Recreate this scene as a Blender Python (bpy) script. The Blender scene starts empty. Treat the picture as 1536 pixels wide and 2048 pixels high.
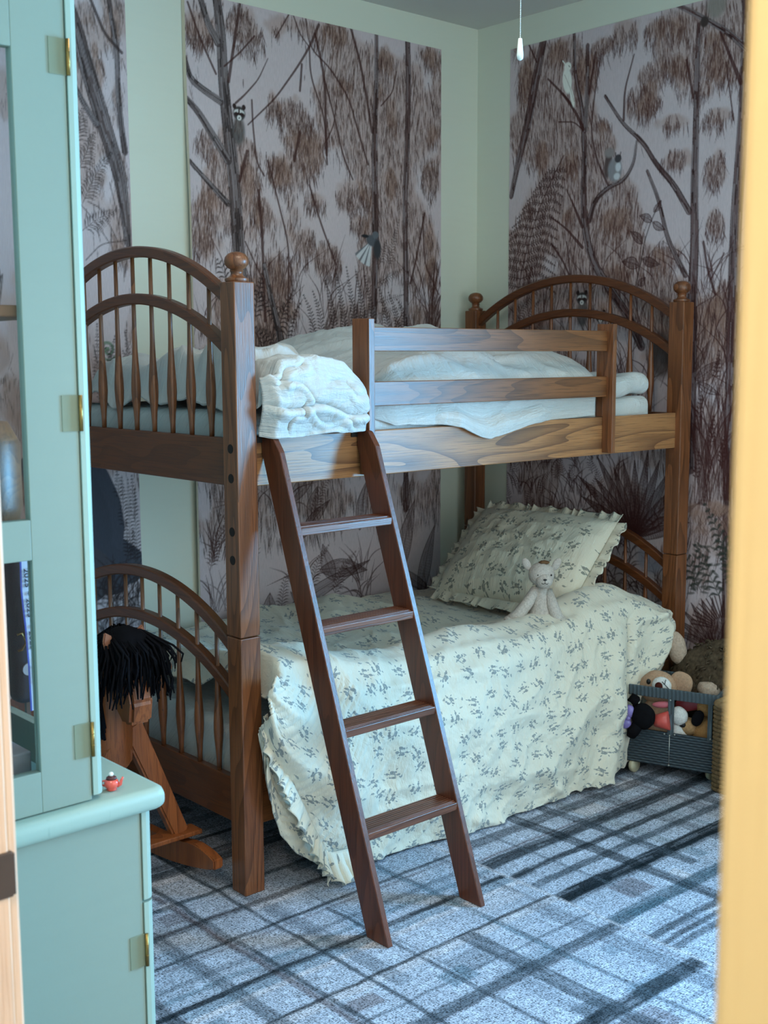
import bpy, bmesh, math, random
import numpy as np
from mathutils import Vector, Matrix
random.seed(7); RNG = np.random.RandomState(11)
C = bpy.context.scene.collection
PI = math.pi
# ------------------------------------------------------------------ surveyed camera (image 1536 x 2048)
CAM = dict(f=2410.458, yaw=0.84203, pitch=0.128988, roll=-0.00423, pos=(-1.81296, -2.60829, 1.476166))
def cam_axes():
    y, p, r = CAM['yaw'], CAM['pitch'], CAM['roll']
    f = Vector((math.cos(y)*math.cos(p), math.sin(y)*math.cos(p), -math.sin(p)))
    rt = Vector((math.sin(y), -math.cos(y), 0)); u = rt.cross(f)
    return math.cos(r)*rt + math.sin(r)*u, -math.sin(r)*rt + math.cos(r)*u, f
AX_R, AX_U, AX_F = cam_axes()
def at(u, v, ax, val):
    """point of the room seen at photo pixel (u, v) on the plane  ax = val  (survey helper)"""
    d = AX_F + AX_R*((u-768)/CAM['f']) - AX_U*((v-1024)/CAM['f'])
    o = Vector(CAM['pos']); i = 'xyz'.index(ax)
    return o + d*((val-o[i])/d[i])
# ------------------------------------------------------------------ room and bed measures
L, P, W, H, J = 2.06, 0.065, 1.1216, 1.6684, 0.7251
XW, YW, ZC = 2.12, 1.1737, 2.873          # right wall, back wall, ceiling
XL, YF = -1.285, -3.0                     # door wall (room face), near wall
# ------------------------------------------------------------------ materials
def srgb(r, g, b):
    f = lambda c: (c/255/12.92) if c/255 <= .04045 else ((c/255+.055)/1.055)**2.4
    return (f(r), f(g), f(b), 1)
class G:
    def __init__(s, name, rough=.6, spec=.5):
        s.m = bpy.data.materials.new(name); s.m.use_nodes = True
        s.t = s.m.node_tree; s.b = s.t.nodes['Principled BSDF']
        s.b.inputs['Roughness'].default_value = rough
        s.b.inputs['Specular IOR Level'].default_value = spec
        s._tc = None
    def tc(s, which='Object'):
        if not s._tc: s._tc = s.t.nodes.new('ShaderNodeTexCoord')
        return s._tc.outputs[which]
    def put(s, sock, v):
        if v is None: return
        if isinstance(v, bpy.types.NodeSocket): s.t.links.new(v, sock)
        else:
            try: sock.default_value = v
            except Exception: sock.default_value = (v, v, v)
    def math(s, op, a, b=None, c=None):
        n = s.t.nodes.new('ShaderNodeMath'); n.operation = op
        s.put(n.inputs[0], a); s.put(n.inputs[1], b)
        if c is not None: s.put(n.inputs[2], c)
        return n.outputs[0]
    def vmath(s, op, a, b=None):
        n = s.t.nodes.new('ShaderNodeVectorMath'); n.operation = op
        s.put(n.inputs[0], a); s.put(n.inputs[1], b)
        return n.outputs['Value'] if op in ('LENGTH', 'DOT_PRODUCT', 'DISTANCE') else n.outputs[0]
    def map(s, v, scale=(1, 1, 1), loc=(0, 0, 0), rot=(0, 0, 0)):
        n = s.t.nodes.new('ShaderNodeMapping'); s.put(n.inputs[0], v)
        n.inputs['Scale'].default_value = scale; n.inputs['Location'].default_value = loc; n.inputs['Rotation'].default_value = rot
        return n.outputs[0]
    def noise(s, v, scale=5, detail=2, rough=.5, dist=0, col=False):
        n = s.t.nodes.new('ShaderNodeTexNoise'); s.put(n.inputs['Vector'], v)
        n.inputs['Scale'].default_value = scale; n.inputs['Detail'].default_value = detail
        n.inputs['Roughness'].default_value = rough; n.inputs['Distortion'].default_value = dist
        return n.outputs['Color' if col else 'Fac']
    def ramp(s, f, stops, mode='LINEAR'):
        n = s.t.nodes.new('ShaderNodeValToRGB'); s.put(n.inputs[0], f); n.color_ramp.interpolation = mode
        e = n.color_ramp.elements
        while len(e) < len(stops): e.new(.5)
        for el, (p, c) in zip(e, stops):
            el.position = p; el.color = c if hasattr(c, '__len__') else (c, c, c, 1)
        return n.outputs[0]
    def mix(s, f, a, b, mode='MIX'):
        n = s.t.nodes.new('ShaderNodeMix'); n.data_type = 'RGBA'; n.blend_type = mode
        s.put(n.inputs[0], f); s.put(n.inputs[6], a); s.put(n.inputs[7], b)
        return n.outputs[2]
    def col(s, v): s.put(s.b.inputs['Base Color'], v); return s
    def rgh(s, v): s.put(s.b.inputs['Roughness'], v); return s
    def bump(s, h, strength=.3, dist=.01):
        n = s.t.nodes.new('ShaderNodeBump'); n.inputs['Strength'].default_value = strength; n.inputs['Distance'].default_value = dist
        s.put(n.inputs['Height'], h); s.t.links.new(n.outputs[0], s.b.inputs['Normal']); return s
    def attr(s, name):
        n = s.t.nodes.new('ShaderNodeAttribute'); n.attribute_name = name; return n.outputs['Color']
    def sep(s, v):
        n = s.t.nodes.new('ShaderNodeSeparateXYZ'); s.put(n.inputs[0], v); return n.outputs
    def comb(s, x, y, z=0):
        n = s.t.nodes.new('ShaderNodeCombineXYZ'); s.put(n.inputs[0], x); s.put(n.inputs[1], y); s.put(n.inputs[2], z); return n.outputs[0]
def plain(name, rgb, rough=.6, spec=.5, metal=0, nscale=40, namt=.12, bump=0):
    g = G(name, rough, spec); g.b.inputs['Metallic'].default_value = metal
    n = g.noise(g.tc(), nscale, 3)
    d = tuple(c*(1-namt*1.6) for c in rgb[:3])+(1,); l = tuple(min(1, c*(1+namt)) for c in rgb[:3])+(1,)
    g.col(g.mix(n, d, l))
    if bump: g.bump(n, bump, .003)
    return g.m
def oak(name, axis, dark, light, rough=.33, figure=1.0, seed=0.0, rings=14, amt=.55):
    """stained open-grain oak; axis = direction of the grain"""
    g = G(name, rough, .5)
    k = [7.0, 7.0, 7.0]; k['xyz'.index(axis)] = .9
    v = g.map(g.tc(), tuple(k), (seed, seed*1.7, seed*.6))
    low = g.noise(v, .8*figure, 2, .5, .35)
    ring = g.math('FRACT', g.math('MULTIPLY', low, rings))
    ring = g.math('POWER', ring, 1.9)
    kk = [260.0, 260.0, 260.0]; kk['xyz'.index(axis)] = 7
    pores = g.noise(g.map(g.tc(), tuple(kk)), 1, 3, .6)
    pr = g.ramp(pores, [(.34, 0), (.52, 1)])
    base = g.mix(g.math('SUBTRACT', 1, g.math('MULTIPLY', g.math('MULTIPLY', ring, amt), g.math('ADD', .5, g.math('MULTIPLY', pores, .9)))), dark, light)
    g.col(g.mix(pr, g.mix(.55, base, dark), base))
    g.rgh(g.math('ADD', rough-.06, g.math('MULTIPLY', pores, .2)))
    g.bump(pr, .18, .001)
    g.b.inputs['Coat Weight'].default_value = .15; g.b.inputs['Coat Roughness'].default_value = .28
    return g.m
OD, OL = srgb(50, 24, 10), srgb(134, 82, 44)
OAKX = oak('oak_grain_x', 'x', OD, OL, .34, 1.1, 3.1)
OAKXF = oak('oak_flat_sawn', 'x', srgb(84, 50, 34), srgb(176, 122, 76), .36, 1.3, .4, 9, .8)
OAKY = oak('oak_grain_y', 'y', OD, srgb(104, 56, 26), .34, 1, 1.3, 18, .45)
OAKZ = oak('oak_grain_z', 'z', OD, srgb(134, 80, 46), .32, 1, 2.2, 16, .6)
LAD = oak('ladder_oak', 'z', srgb(50, 20, 10), srgb(106, 54, 32), .3, .8, 5.1, 18, .5)
LADX = oak('ladder_oak_rung', 'x', srgb(46, 20, 12), srgb(120, 72, 50), .3, .8, 6.1)
HORSE = oak('pine_horse', 'z', srgb(84, 38, 16), srgb(158, 88, 44), .38, .6, 4.4)

def sprig_fabric(name, ground, ink, cell=.072, leafcol=None):
    g = G(name, .85, .2)
    g.b.inputs['Sheen Weight'].default_value = .25
    uv = g.tc('UV')
    wob = g.vmath('SCALE', g.vmath('SUBTRACT', g.noise(uv, 90, 1, col=True), (.5, .5, .5)), None)
    wob.node.inputs['Scale'].default_value = .0022
    uvw = g.vmath('ADD', uv, wob)
    def layer(cell, rnd, shapes, offset):
        v = g.map(uvw, (1/cell, 1/cell, 1), offset)
        n = g.t.nodes.new('ShaderNodeTexVoronoi'); n.voronoi_dimensions = '2D'; n.inputs['Scale'].default_value = 1
        n.inputs['Randomness'].default_value = rnd; g.t.links.new(v, n.inputs['Vector'])
        loc = g.vmath('SUBTRACT', v, n.outputs['Position'])
        c = g.sep(n.outputs['Color']); ang = g.math('MULTIPLY', c[0], 2*PI)
        s = g.sep(loc); co, si = g.math('COSINE', ang), g.math('SINE', ang)
        x = g.math('ADD', g.math('MULTIPLY', s[0], co), g.math('MULTIPLY', s[1], si))
        y = g.math('SUBTRACT', g.math('MULTIPLY', s[1], co), g.math('MULTIPLY', s[0], si))
        best = None
        for (ox, oy, rx, ry, th) in shapes:
            dx, dy = g.math('SUBTRACT', x, ox), g.math('SUBTRACT', y, oy)
            a = g.math('ADD', g.math('MULTIPLY', dx, math.cos(th)/rx), g.math('MULTIPLY', dy, math.sin(th)/rx))
            b = g.math('SUBTRACT', g.math('MULTIPLY', dy, math.cos(th)/ry), g.math('MULTIPLY', dx, math.sin(th)/ry))
            q = g.math('ADD', g.math('MULTIPLY', a, a), g.math('MULTIPLY', b, b))
            best = q if best is None else g.math('MINIMUM', best, q)
        return g.math('LESS_THAN', best, 1.0)
    sprig = [(-.20, .13, .09, .075, .6), (-.10, .22, .06, .055, -.4), (.11, -.03, .095, .075, .9), (.02, -.13, .065, .05, .3), (.19, .17, .075, .055, .2), (-.17, -.13, .06, .08, -.3),
             (.02, .03, .30, .021, .62), (.07, .06, .021, .20, -.75), (-.08, -.02, .2, .02, -.5),
             (.28, .25, .055, .026, .6), (.11, -.27, .03, .065, .3), (.29, -.02, .05, .025, -.4), (-.02, .32, .026, .055, .2), (-.30, -.10, .05, .026, .8)]
    sprig = [(a*.88, b*.88, c*.86, d*.86, e) for a, b, c, d, e in sprig]
    bud = [(0, 0, .09, .05, .5), (.07, .06, .05, .018, .8)]
    m1 = layer(cell, .5, sprig, (3.3, 1.7, 0)); m2 = layer(cell*.8, .9, bud, (.4, .9, 0))
    mask = g.math('MAXIMUM', m1, g.math('MULTIPLY', m2, .9))
    tex = g.ramp(g.noise(uv, 420, 2), [(.3, .75), (.6, 1)])
    mask = g.math('MULTIPLY', mask, tex)
    base = g.mix(g.noise(uv, 9, 3), ground, tuple(c*.93 for c in ground[:3])+(1,))
    g.col(g.mix(g.math('MULTIPLY', mask, .85), base, ink))
    cr = g.noise(g.map(uv, (160, 26, 1)), 1, 3, .6, .6)
    wv = g.noise(uv, 700, 1); big = g.noise(g.map(uv, (16, 11, 1)), 1, 3, .6, 1.4)
    g.bump(g.math('ADD', g.math('ADD', cr, g.math('MULTIPLY', wv, .25)), g.math('MULTIPLY', big, 1.8)), .55, .007)
    return g.m
FLORAL = sprig_fabric('sprigged_gauze', srgb(228, 220, 200), srgb(106, 118, 124), .082)
FLORALP = sprig_fabric('sprigged_gauze_pillow', srgb(222, 212, 190), srgb(92, 98, 92), .082)
def white_fabric():
    g = G('white_cotton', .8, .2); g.b.inputs['Sheen Weight'].default_value = .2
    uv = g.tc('UV')
    g.col(g.mix(g.noise(uv, 6, 3), srgb(192, 192, 188), srgb(208, 206, 202)))
    a = g.noise(g.map(uv, (10, 34, 1), rot=(0, 0, .6)), 1, 4, .62, .5)
    b = g.noise(g.map(uv, (26, 7, 1), rot=(0, 0, -.25)), 1, 3, .6, .7)
    c = g.noise(uv, 150, 2)
    g.bump(g.math('ADD', g.math('ADD', g.math('MULTIPLY', a, 1.1), b), g.math('MULTIPLY', c, .12)), .6, .014)
    return g.m
WHITE = white_fabric()
def paint(name, c, worn=None, rough=.5):
    g = G(name, rough, .4)
    n = g.noise(g.map(g.tc(), (6, 6, 60)), 1, 2)
    base = g.mix(n, tuple(k*.97 for k in c[:3])+(1,), c)
    if worn:
        w = g.ramp(g.noise(g.map(g.tc(), (60, 60, 9)), 1, 4, .7), [(.62, 0), (.74, 1)])
        base = g.mix(g.math('MULTIPLY', w, .5), base, worn)
    g.col(base); g.bump(g.noise(g.tc(), 220, 2), .06, .001)
    return g.m
SAGE = paint('sage_paint', srgb(134, 146, 134)); SAGE2 = paint('sage_paint_worn', srgb(152, 168, 154), srgb(120, 140, 128))
WALL = paint('wall_paint_pale_sage', srgb(222, 222, 204), rough=.85); CEIL = paint('ceiling_paint', srgb(206, 204, 196), rough=.9)
PINE = oak('pine_trim', 'z', srgb(238, 214, 162), srgb(246, 226, 178), .5, .3, 8, 5, .3)
PINEL = oak('pale_pine_trim', 'z', srgb(206, 160, 128), srgb(228, 186, 154), .5, .3, 9, 6, .3)
BRASS = plain('brass', srgb(150, 118, 66), .35, .5, .9)
BRONZE = plain('dark_bronze', srgb(84, 66, 56), .45, .5, .5)
BLACK = plain('black_yarn', srgb(16, 15, 19), .95, .1)
DARK = plain('painted_hole_shade', srgb(22, 12, 8), .8)
def attr_mat(name, aname, rough, streak):
    g = G(name, rough, .3)
    c = g.attr(aname)
    if streak == 'mural':
        n = g.noise(g.map(g.tc(), (320, 320, 40)), 1, 3, .6)
        g.col(g.mix(.2, c, g.mix(g.ramp(n, [(.3, .35), (.62, 1)]), (0, 0, 0, 1), c)))
        g.bump(g.noise(g.tc(), 700, 2), .05, .001)
    else:
        n = g.noise(g.map(g.tc(), (200, 200, 200)), 1, 3, .7)
        n2 = g.noise(g.map(g.tc(), (60, 330, 1)), 1, 2, .6)
        n3 = g.noise(g.map(g.tc(), (330, 60, 1)), 1, 2, .6)
        f = g.math('MULTIPLY', g.math('ADD', n2, n3), .5)
        sp = g.ramp(g.math('ADD', g.math('MULTIPLY', n, .5), g.math('MULTIPLY', f, .5)), [(.42, .2), (.54, 1.25)])
        g.col(g.mix(1, c, sp, 'MULTIPLY')); g.bump(n, .5, .004)
        g.b.inputs['Specular IOR Level'].default_value = .08
    return g.m
# ------------------------------------------------------------------ mesh helpers
def tag(o, label=None, cat=None, group=None, kind=None):
    if label: o['label'] = label
    if cat: o['category'] = cat
    if group: o['group'] = group
    if kind: o['kind'] = kind
    return o
def empty(name, loc, label, cat, group=None):
    o = bpy.data.objects.new(name, None); C.objects.link(o); o.location = loc; o.empty_display_size = .05
    return tag(o, label, cat, group)
def link(name, me, mat, parent=None, smooth=False):
    o = bpy.data.objects.new(name, me); C.objects.link(o)
    if mat: me.materials.append(mat)
    if smooth: me.polygons.foreach_set('use_smooth', [True]*len(me.polygons))
    if parent:
        o.parent = parent; o.matrix_parent_inverse = Matrix.Translation(parent.matrix_world_loc if hasattr(parent, 'matrix_world_loc') else -wloc(parent))
    return o
def wloc(o):
    v = Vector(o.location)
    return v if o.parent is None or o.type != 'EMPTY' else v
def pinv(o, parent):
    """keep mesh data in room coordinates although the object hangs under its thing"""
    root = parent
    off = Vector((0, 0, 0))
    while root is not None:
        off += Vector(root.location); root = root.parent
    o.parent = parent
    o.matrix_parent_inverse = Matrix.Identity(4)
    o.location = -off if parent.parent is None else (0, 0, 0)
def mesh(name, V, F, mat, parent=None, smooth=False, uv=None):
    me = bpy.data.meshes.new(name); me.from_pydata([tuple(v) for v in V], [], [tuple(f) for f in F]); me.update()
    o = bpy.data.objects.new(name, me); C.objects.link(o)
    if mat: me.materials.append(mat)
    if smooth: me.polygons.foreach_set('use_smooth', [True]*len(me.polygons))
    if uv is not None:
        l = me.uv_layers.new(name='UVMap'); idx = np.zeros(len(me.loops), dtype=np.int32); me.loops.foreach_get('vertex_index', idx)
        l.data.foreach_set('uv', np.asarray(uv, dtype=np.float32)[idx].ravel())
    if parent: pinv(o, parent)
    return o
class MB:
    def __init__(s): s.bm = bmesh.new()
    def box(s, x0, x1, y0, y1, z0, z1, bev=0, M=None, seg=2):
        r = bmesh.ops.create_cube(s.bm, size=1)
        vs = r['verts']
        bmesh.ops.scale(s.bm, verts=vs, vec=(x1-x0, y1-y0, z1-z0)); bmesh.ops.translate(s.bm, verts=vs, vec=((x0+x1)/2, (y0+y1)/2, (z0+z1)/2))
        if bev:
            es = list({e for v in vs for e in v.link_edges})
            r = bmesh.ops.bevel(s.bm, geom=es, offset=bev, segments=seg, affect='EDGES', profile=.5)
            vs = list({v for f in r['faces'] for v in f.verts} | {v for v in vs if v.is_valid})
            if M is not None:
                done = set(); 
                for v in vs:
                    for f in v.link_faces:
                        for w in f.verts: done.add(w)
                vs = list(done)
        if M is not None: bmesh.ops.transform(s.bm, matrix=M, verts=vs)
        return s
    def prism(s, pts, M, depth):
        """closed outline pts (2D) extruded by depth; M maps (u,v,w) to room"""
        a = [s.bm.verts.new(M @ Vector((p[0], p[1], 0))) for p in pts]; b = [s.bm.verts.new(M @ Vector((p[0], p[1], depth))) for p in pts]
        n = len(pts)
        s.bm.faces.new(a); s.bm.faces.new(b[::-1])
        for i in range(n): s.bm.faces.new((a[i], b[i], b[(i+1) % n], a[(i+1) % n]))
        return s
    def lathe(s, prof, c=(0, 0, 0), seg=20, M=None):
        rings = []
        for r, z in prof:
            rings.append([s.bm.verts.new((r*math.cos(2*PI*i/seg), r*math.sin(2*PI*i/seg), z)) for i in range(seg)])
        for a, b in zip(rings, rings[1:]):
            for i in range(seg): s.bm.faces.new((a[i], a[(i+1) % seg], b[(i+1) % seg], b[i]))
        s.bm.faces.new(rings[0][::-1]); s.bm.faces.new(rings[-1])
        T = Matrix.Translation(c) @ (M.to_4x4() if M else Matrix.Identity(4))
        bmesh.ops.transform(s.bm, matrix=T, verts=[v for r in rings for v in r]); return s
    def tube(s, pts, rad, seg=8, closed=False):
        pts = [Vector(p) for p in pts]; n = len(pts); rings = []
        rad = rad if hasattr(rad, '__len__') else [rad]*n
        up = Vector((0, 0, 1))
        for i, p in enumerate(pts):
            if closed: d = pts[(i+1) % n]-pts[i-1]
            else: d = pts[min(i+1, n-1)]-pts[max(i-1, 0)]
            if d.length < 1e-9: d = Vector((0, 0, 1))
            d.normalize(); a = d.cross(up)
            if a.length < .1: a = d.cross(Vector((0, 1, 0)))
            a.normalize(); b = d.cross(a)
            rings.append([s.bm.verts.new(p+rad[i]*(a*math.cos(2*PI*k/seg)+b*math.sin(2*PI*k/seg))) for k in range(seg)])
        for i in range(n if closed else n-1):
            A, B = rings[i], rings[(i+1) % n]
            for k in range(seg): s.bm.faces.new((A[k], A[(k+1) % seg], B[(k+1) % seg], B[k]))
        if not closed: s.bm.faces.new(rings[0][::-1]); s.bm.faces.new(rings[-1])
        return s
    def blob(s, c, r, M=None, seg=20, ring=14, noise=0, seed=0, sq=1):
        r0 = bmesh.ops.create_uvsphere(s.bm, u_segments=seg, v_segments=ring, radius=1); vs = r0['verts']
        rn = random.Random(seed)
        ph = [rn.uniform(0, 6) for _ in range(6)]
        for v in vs:
            p = v.co.copy()
            if sq != 1:
                for k in range(3): p[k] = math.copysign(abs(p[k])**sq, p[k])
            f = 1+noise*(math.sin(5*p.x+ph[0])*math.sin(4*p.y+ph[1])+.6*math.sin(9*p.z+ph[2]+3*p.x)+.4*math.sin(14*p.y+ph[3]+6*p.z))
            v.co = Vector((p.x*r[0], p.y*r[1], p.z*r[2]))*f
        T = Matrix.Translation(c) @ (M.to_4x4() if M else Matrix.Identity(4))
        bmesh.ops.transform(s.bm, matrix=T, verts=vs); return s
    def build(s, name, mat, parent=None, smooth=False):
        bmesh.ops.recalc_face_normals(s.bm, faces=s.bm.faces)
        me = bpy.data.meshes.new(name); s.bm.to_mesh(me); s.bm.free()
        me.materials.append(mat)
        if smooth: me.polygons.foreach_set('use_smooth', [True]*len(me.polygons))
        o = bpy.data.objects.new(name, me); C.objects.link(o)
        if parent: pinv(o, parent)
        return o
def autosmooth(o, ang=40):
    me = o.data; me.polygons.foreach_set('use_smooth', [True]*len(me.polygons))
    try: me.set_sharp_from_angle(angle=math.radians(ang))
    except Exception: pass
    return o
def grid(name, X, Y, Z, mat, parent=None, UV=None, thick=0, smooth=True, offs=1):
    n, m = X.shape
    V = np.stack([X, Y, Z], -1).reshape(-1, 3).astype(np.float32)
    idx = np.arange(n*m, dtype=np.int32).reshape(n, m)
    F = np.stack([idx[:-1, :-1], idx[1:, :-1], idx[1:, 1:], idx[:-1, 1:]], -1).reshape(-1, 4)
    me = bpy.data.meshes.new(name)
    me.vertices.add(len(V)); me.vertices.foreach_set('co', V.ravel())
    me.loops.add(F.size); me.loops.foreach_set('vertex_index', F.ravel().astype(np.int32))
    me.polygons.add(len(F)); me.polygons.foreach_set('loop_start', np.arange(0, F.size, 4, dtype=np.int32))
    try: me.polygons.foreach_set('loop_total', np.full(len(F), 4, dtype=np.int32))
    except Exception: pass
    me.update(calc_edges=True); me.validate()
    if smooth: me.polygons.foreach_set('use_smooth', [True]*len(F))
    if UV is not None:
        l = me.uv_layers.new(name='UVMap'); l.data.foreach_set('uv', UV.reshape(-1, 2).astype(np.float32)[F.ravel()].ravel())
    me.materials.append(mat)
    o = bpy.data.objects.new(name, me); C.objects.link(o)
    if parent: pinv(o, parent)
    if thick:
        md = o.modifiers.new('thickness', 'SOLIDIFY'); md.thickness = thick; md.offset = offs
    return o
def setcol(o, arr, name='Col'):
    me = o.data; a = me.color_attributes.new(name=name, type='FLOAT_COLOR', domain='POINT')
    buf = np.ones((len(me.vertices), 4), dtype=np.float32); buf[:, :3] = arr.reshape(-1, 3); a.data.foreach_set('color', buf.ravel())
VT = {}
def vn(x, y, seed=0):
    """smooth value noise in [0,1]"""
    r = VT.get(seed)
    if r is None: r = VT[seed] = np.random.RandomState(seed).rand(64, 64)
    xi, yi = np.floor(x).astype(int), np.floor(y).astype(int); fx, fy = x-xi, y-yi
    fx = fx*fx*(3-2*fx); fy = fy*fy*(3-2*fy)
    g = lambda a, b: r[a % 64, b % 64]
    return (g(xi, yi)*(1-fx)+g(xi+1, yi)*fx)*(1-fy)+(g(xi, yi+1)*(1-fx)+g(xi+1, yi+1)*fx)*fy
def fbm(x, y, seed=0, o=4):
    s = 0; a = .5
    for k in range(o): s = s+a*vn(x*2**k, y*2**k, seed+k); a *= .5
    return s/(1-.5**o)
def ridge(x, y, seed=0, sharp=3): return (1-np.abs(2*vn(x, y, seed)-1))**sharp
def sst(a, b, x):
    t = np.clip((x-a)/(b-a), 0, 1); return t*t*(3-2*t)
def gs(x, y, cx, cy, sx, sy): return np.exp(-((x-cx)/sx)**2-((y-cy)/sy)**2)
# ------------------------------------------------------------------ room shell
def struct(name, mb, mat):
    o = mb.build(name, mat); o['kind'] = 'structure'; return o
struct('floor', MB().box(XL-1.6, XW+.1, YF-.1, YW+.1, -.1, -.012), plain('floor_boards', srgb(120, 96, 70), .6))
struct('ceiling', MB().box(XL-1.6, XW+.1, YF-.1, YW+.1, ZC, ZC+.1), CEIL)
struct('wall_back', MB().box(XL-.12, XW+.1, YW, YW+.1, -.012, ZC), WALL)
WY0, WY1, WZ0, WZ1 = -2.40, -1.58, .72, 1.90
struct('wall_right', MB().box(XW, XW+.1, WY1, YW, -.012, ZC).box(XW, XW+.1, YF, WY0, -.012, ZC).box(XW, XW+.1, WY0, WY1, -.012, WZ0).box(XW, XW+.1, WY0, WY1, WZ1, ZC), WALL)
struct('wall_front', MB().box(XL-1.6, XW, YF-.1, YF, -.012, ZC), WALL)
DY0, DY1 = -2.352, -1.405      # doorway
struct('wall_left', MB().box(XL-.11, XL, DY1+.02, YW, -.012, ZC).box(XL-.11, XL, YF, DY0-.02, -.012, ZC).box(XL-.11, XL, DY0-.02, DY1+.02, 2.1, ZC), WALL)
struct('wall_hall', MB().box(XL-1.7, XL-1.6, YF-.1, YW+.1, -.012, ZC).box(XL-1.6, XL-.11, YW, YW+.1, -.012, ZC), plain('hall_paint', srgb(224, 206, 176), .8))
# window, out of the frame to the right: it is what lights the room
m = MB()
for a, b in ((WY0-.06, WY0), (WY1, WY1+.06)): m.box(XW-.02, XW, a, b, WZ0-.06, WZ1+.06)
m.box(XW-.02, XW, WY0, WY1, WZ1, WZ1+.06).box(XW-.05, XW, WY0-.08, WY1+.08, WZ0-.04, WZ0)
m.box(XW+.03, XW+.06, WY0, WY1, (WZ0+WZ1)/2-.015, (WZ0+WZ1)/2+.015)
w1 = struct('window_1', m, plain('white_trim', srgb(230, 230, 225), .5))
# door frame
t1 = MB().box(XL-.125, XL-.001, DY1, DY1+.02, 0, 2.1, .003).box(XL-.09, XL-.05, DY1-.012, DY1, 0, 2.08, .003).box(XL-.002, XL+.012, DY1+.006, DY1+.02, 0, 2.1, .004)
t1 = struct('trim_1', t1, PINEL)
sp = MB().box(XL-.03, XL+.0012, DY1-.0035, DY1+.001, .894, .945, .0012).box(XL-.001, XL+.0042, DY1-.0035, DY1+.012, .896, .943, .001).build('strike_plate', BRONZE, t1)
tag(sp, 'dark bronze strike plate')
t2 = MB().box(XL-.11, XL, DY0-.02, DY0, 0, 2.1, .002).box(XL-.128, XL-.111, DY0-.075, DY0-.004, 0, 2.16, .005)
struct('trim_2', t2, PINE)
struct('trim_3', MB().box(XL-.125, XL, DY0, DY1, 2.08, 2.1), PINEL)
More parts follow.
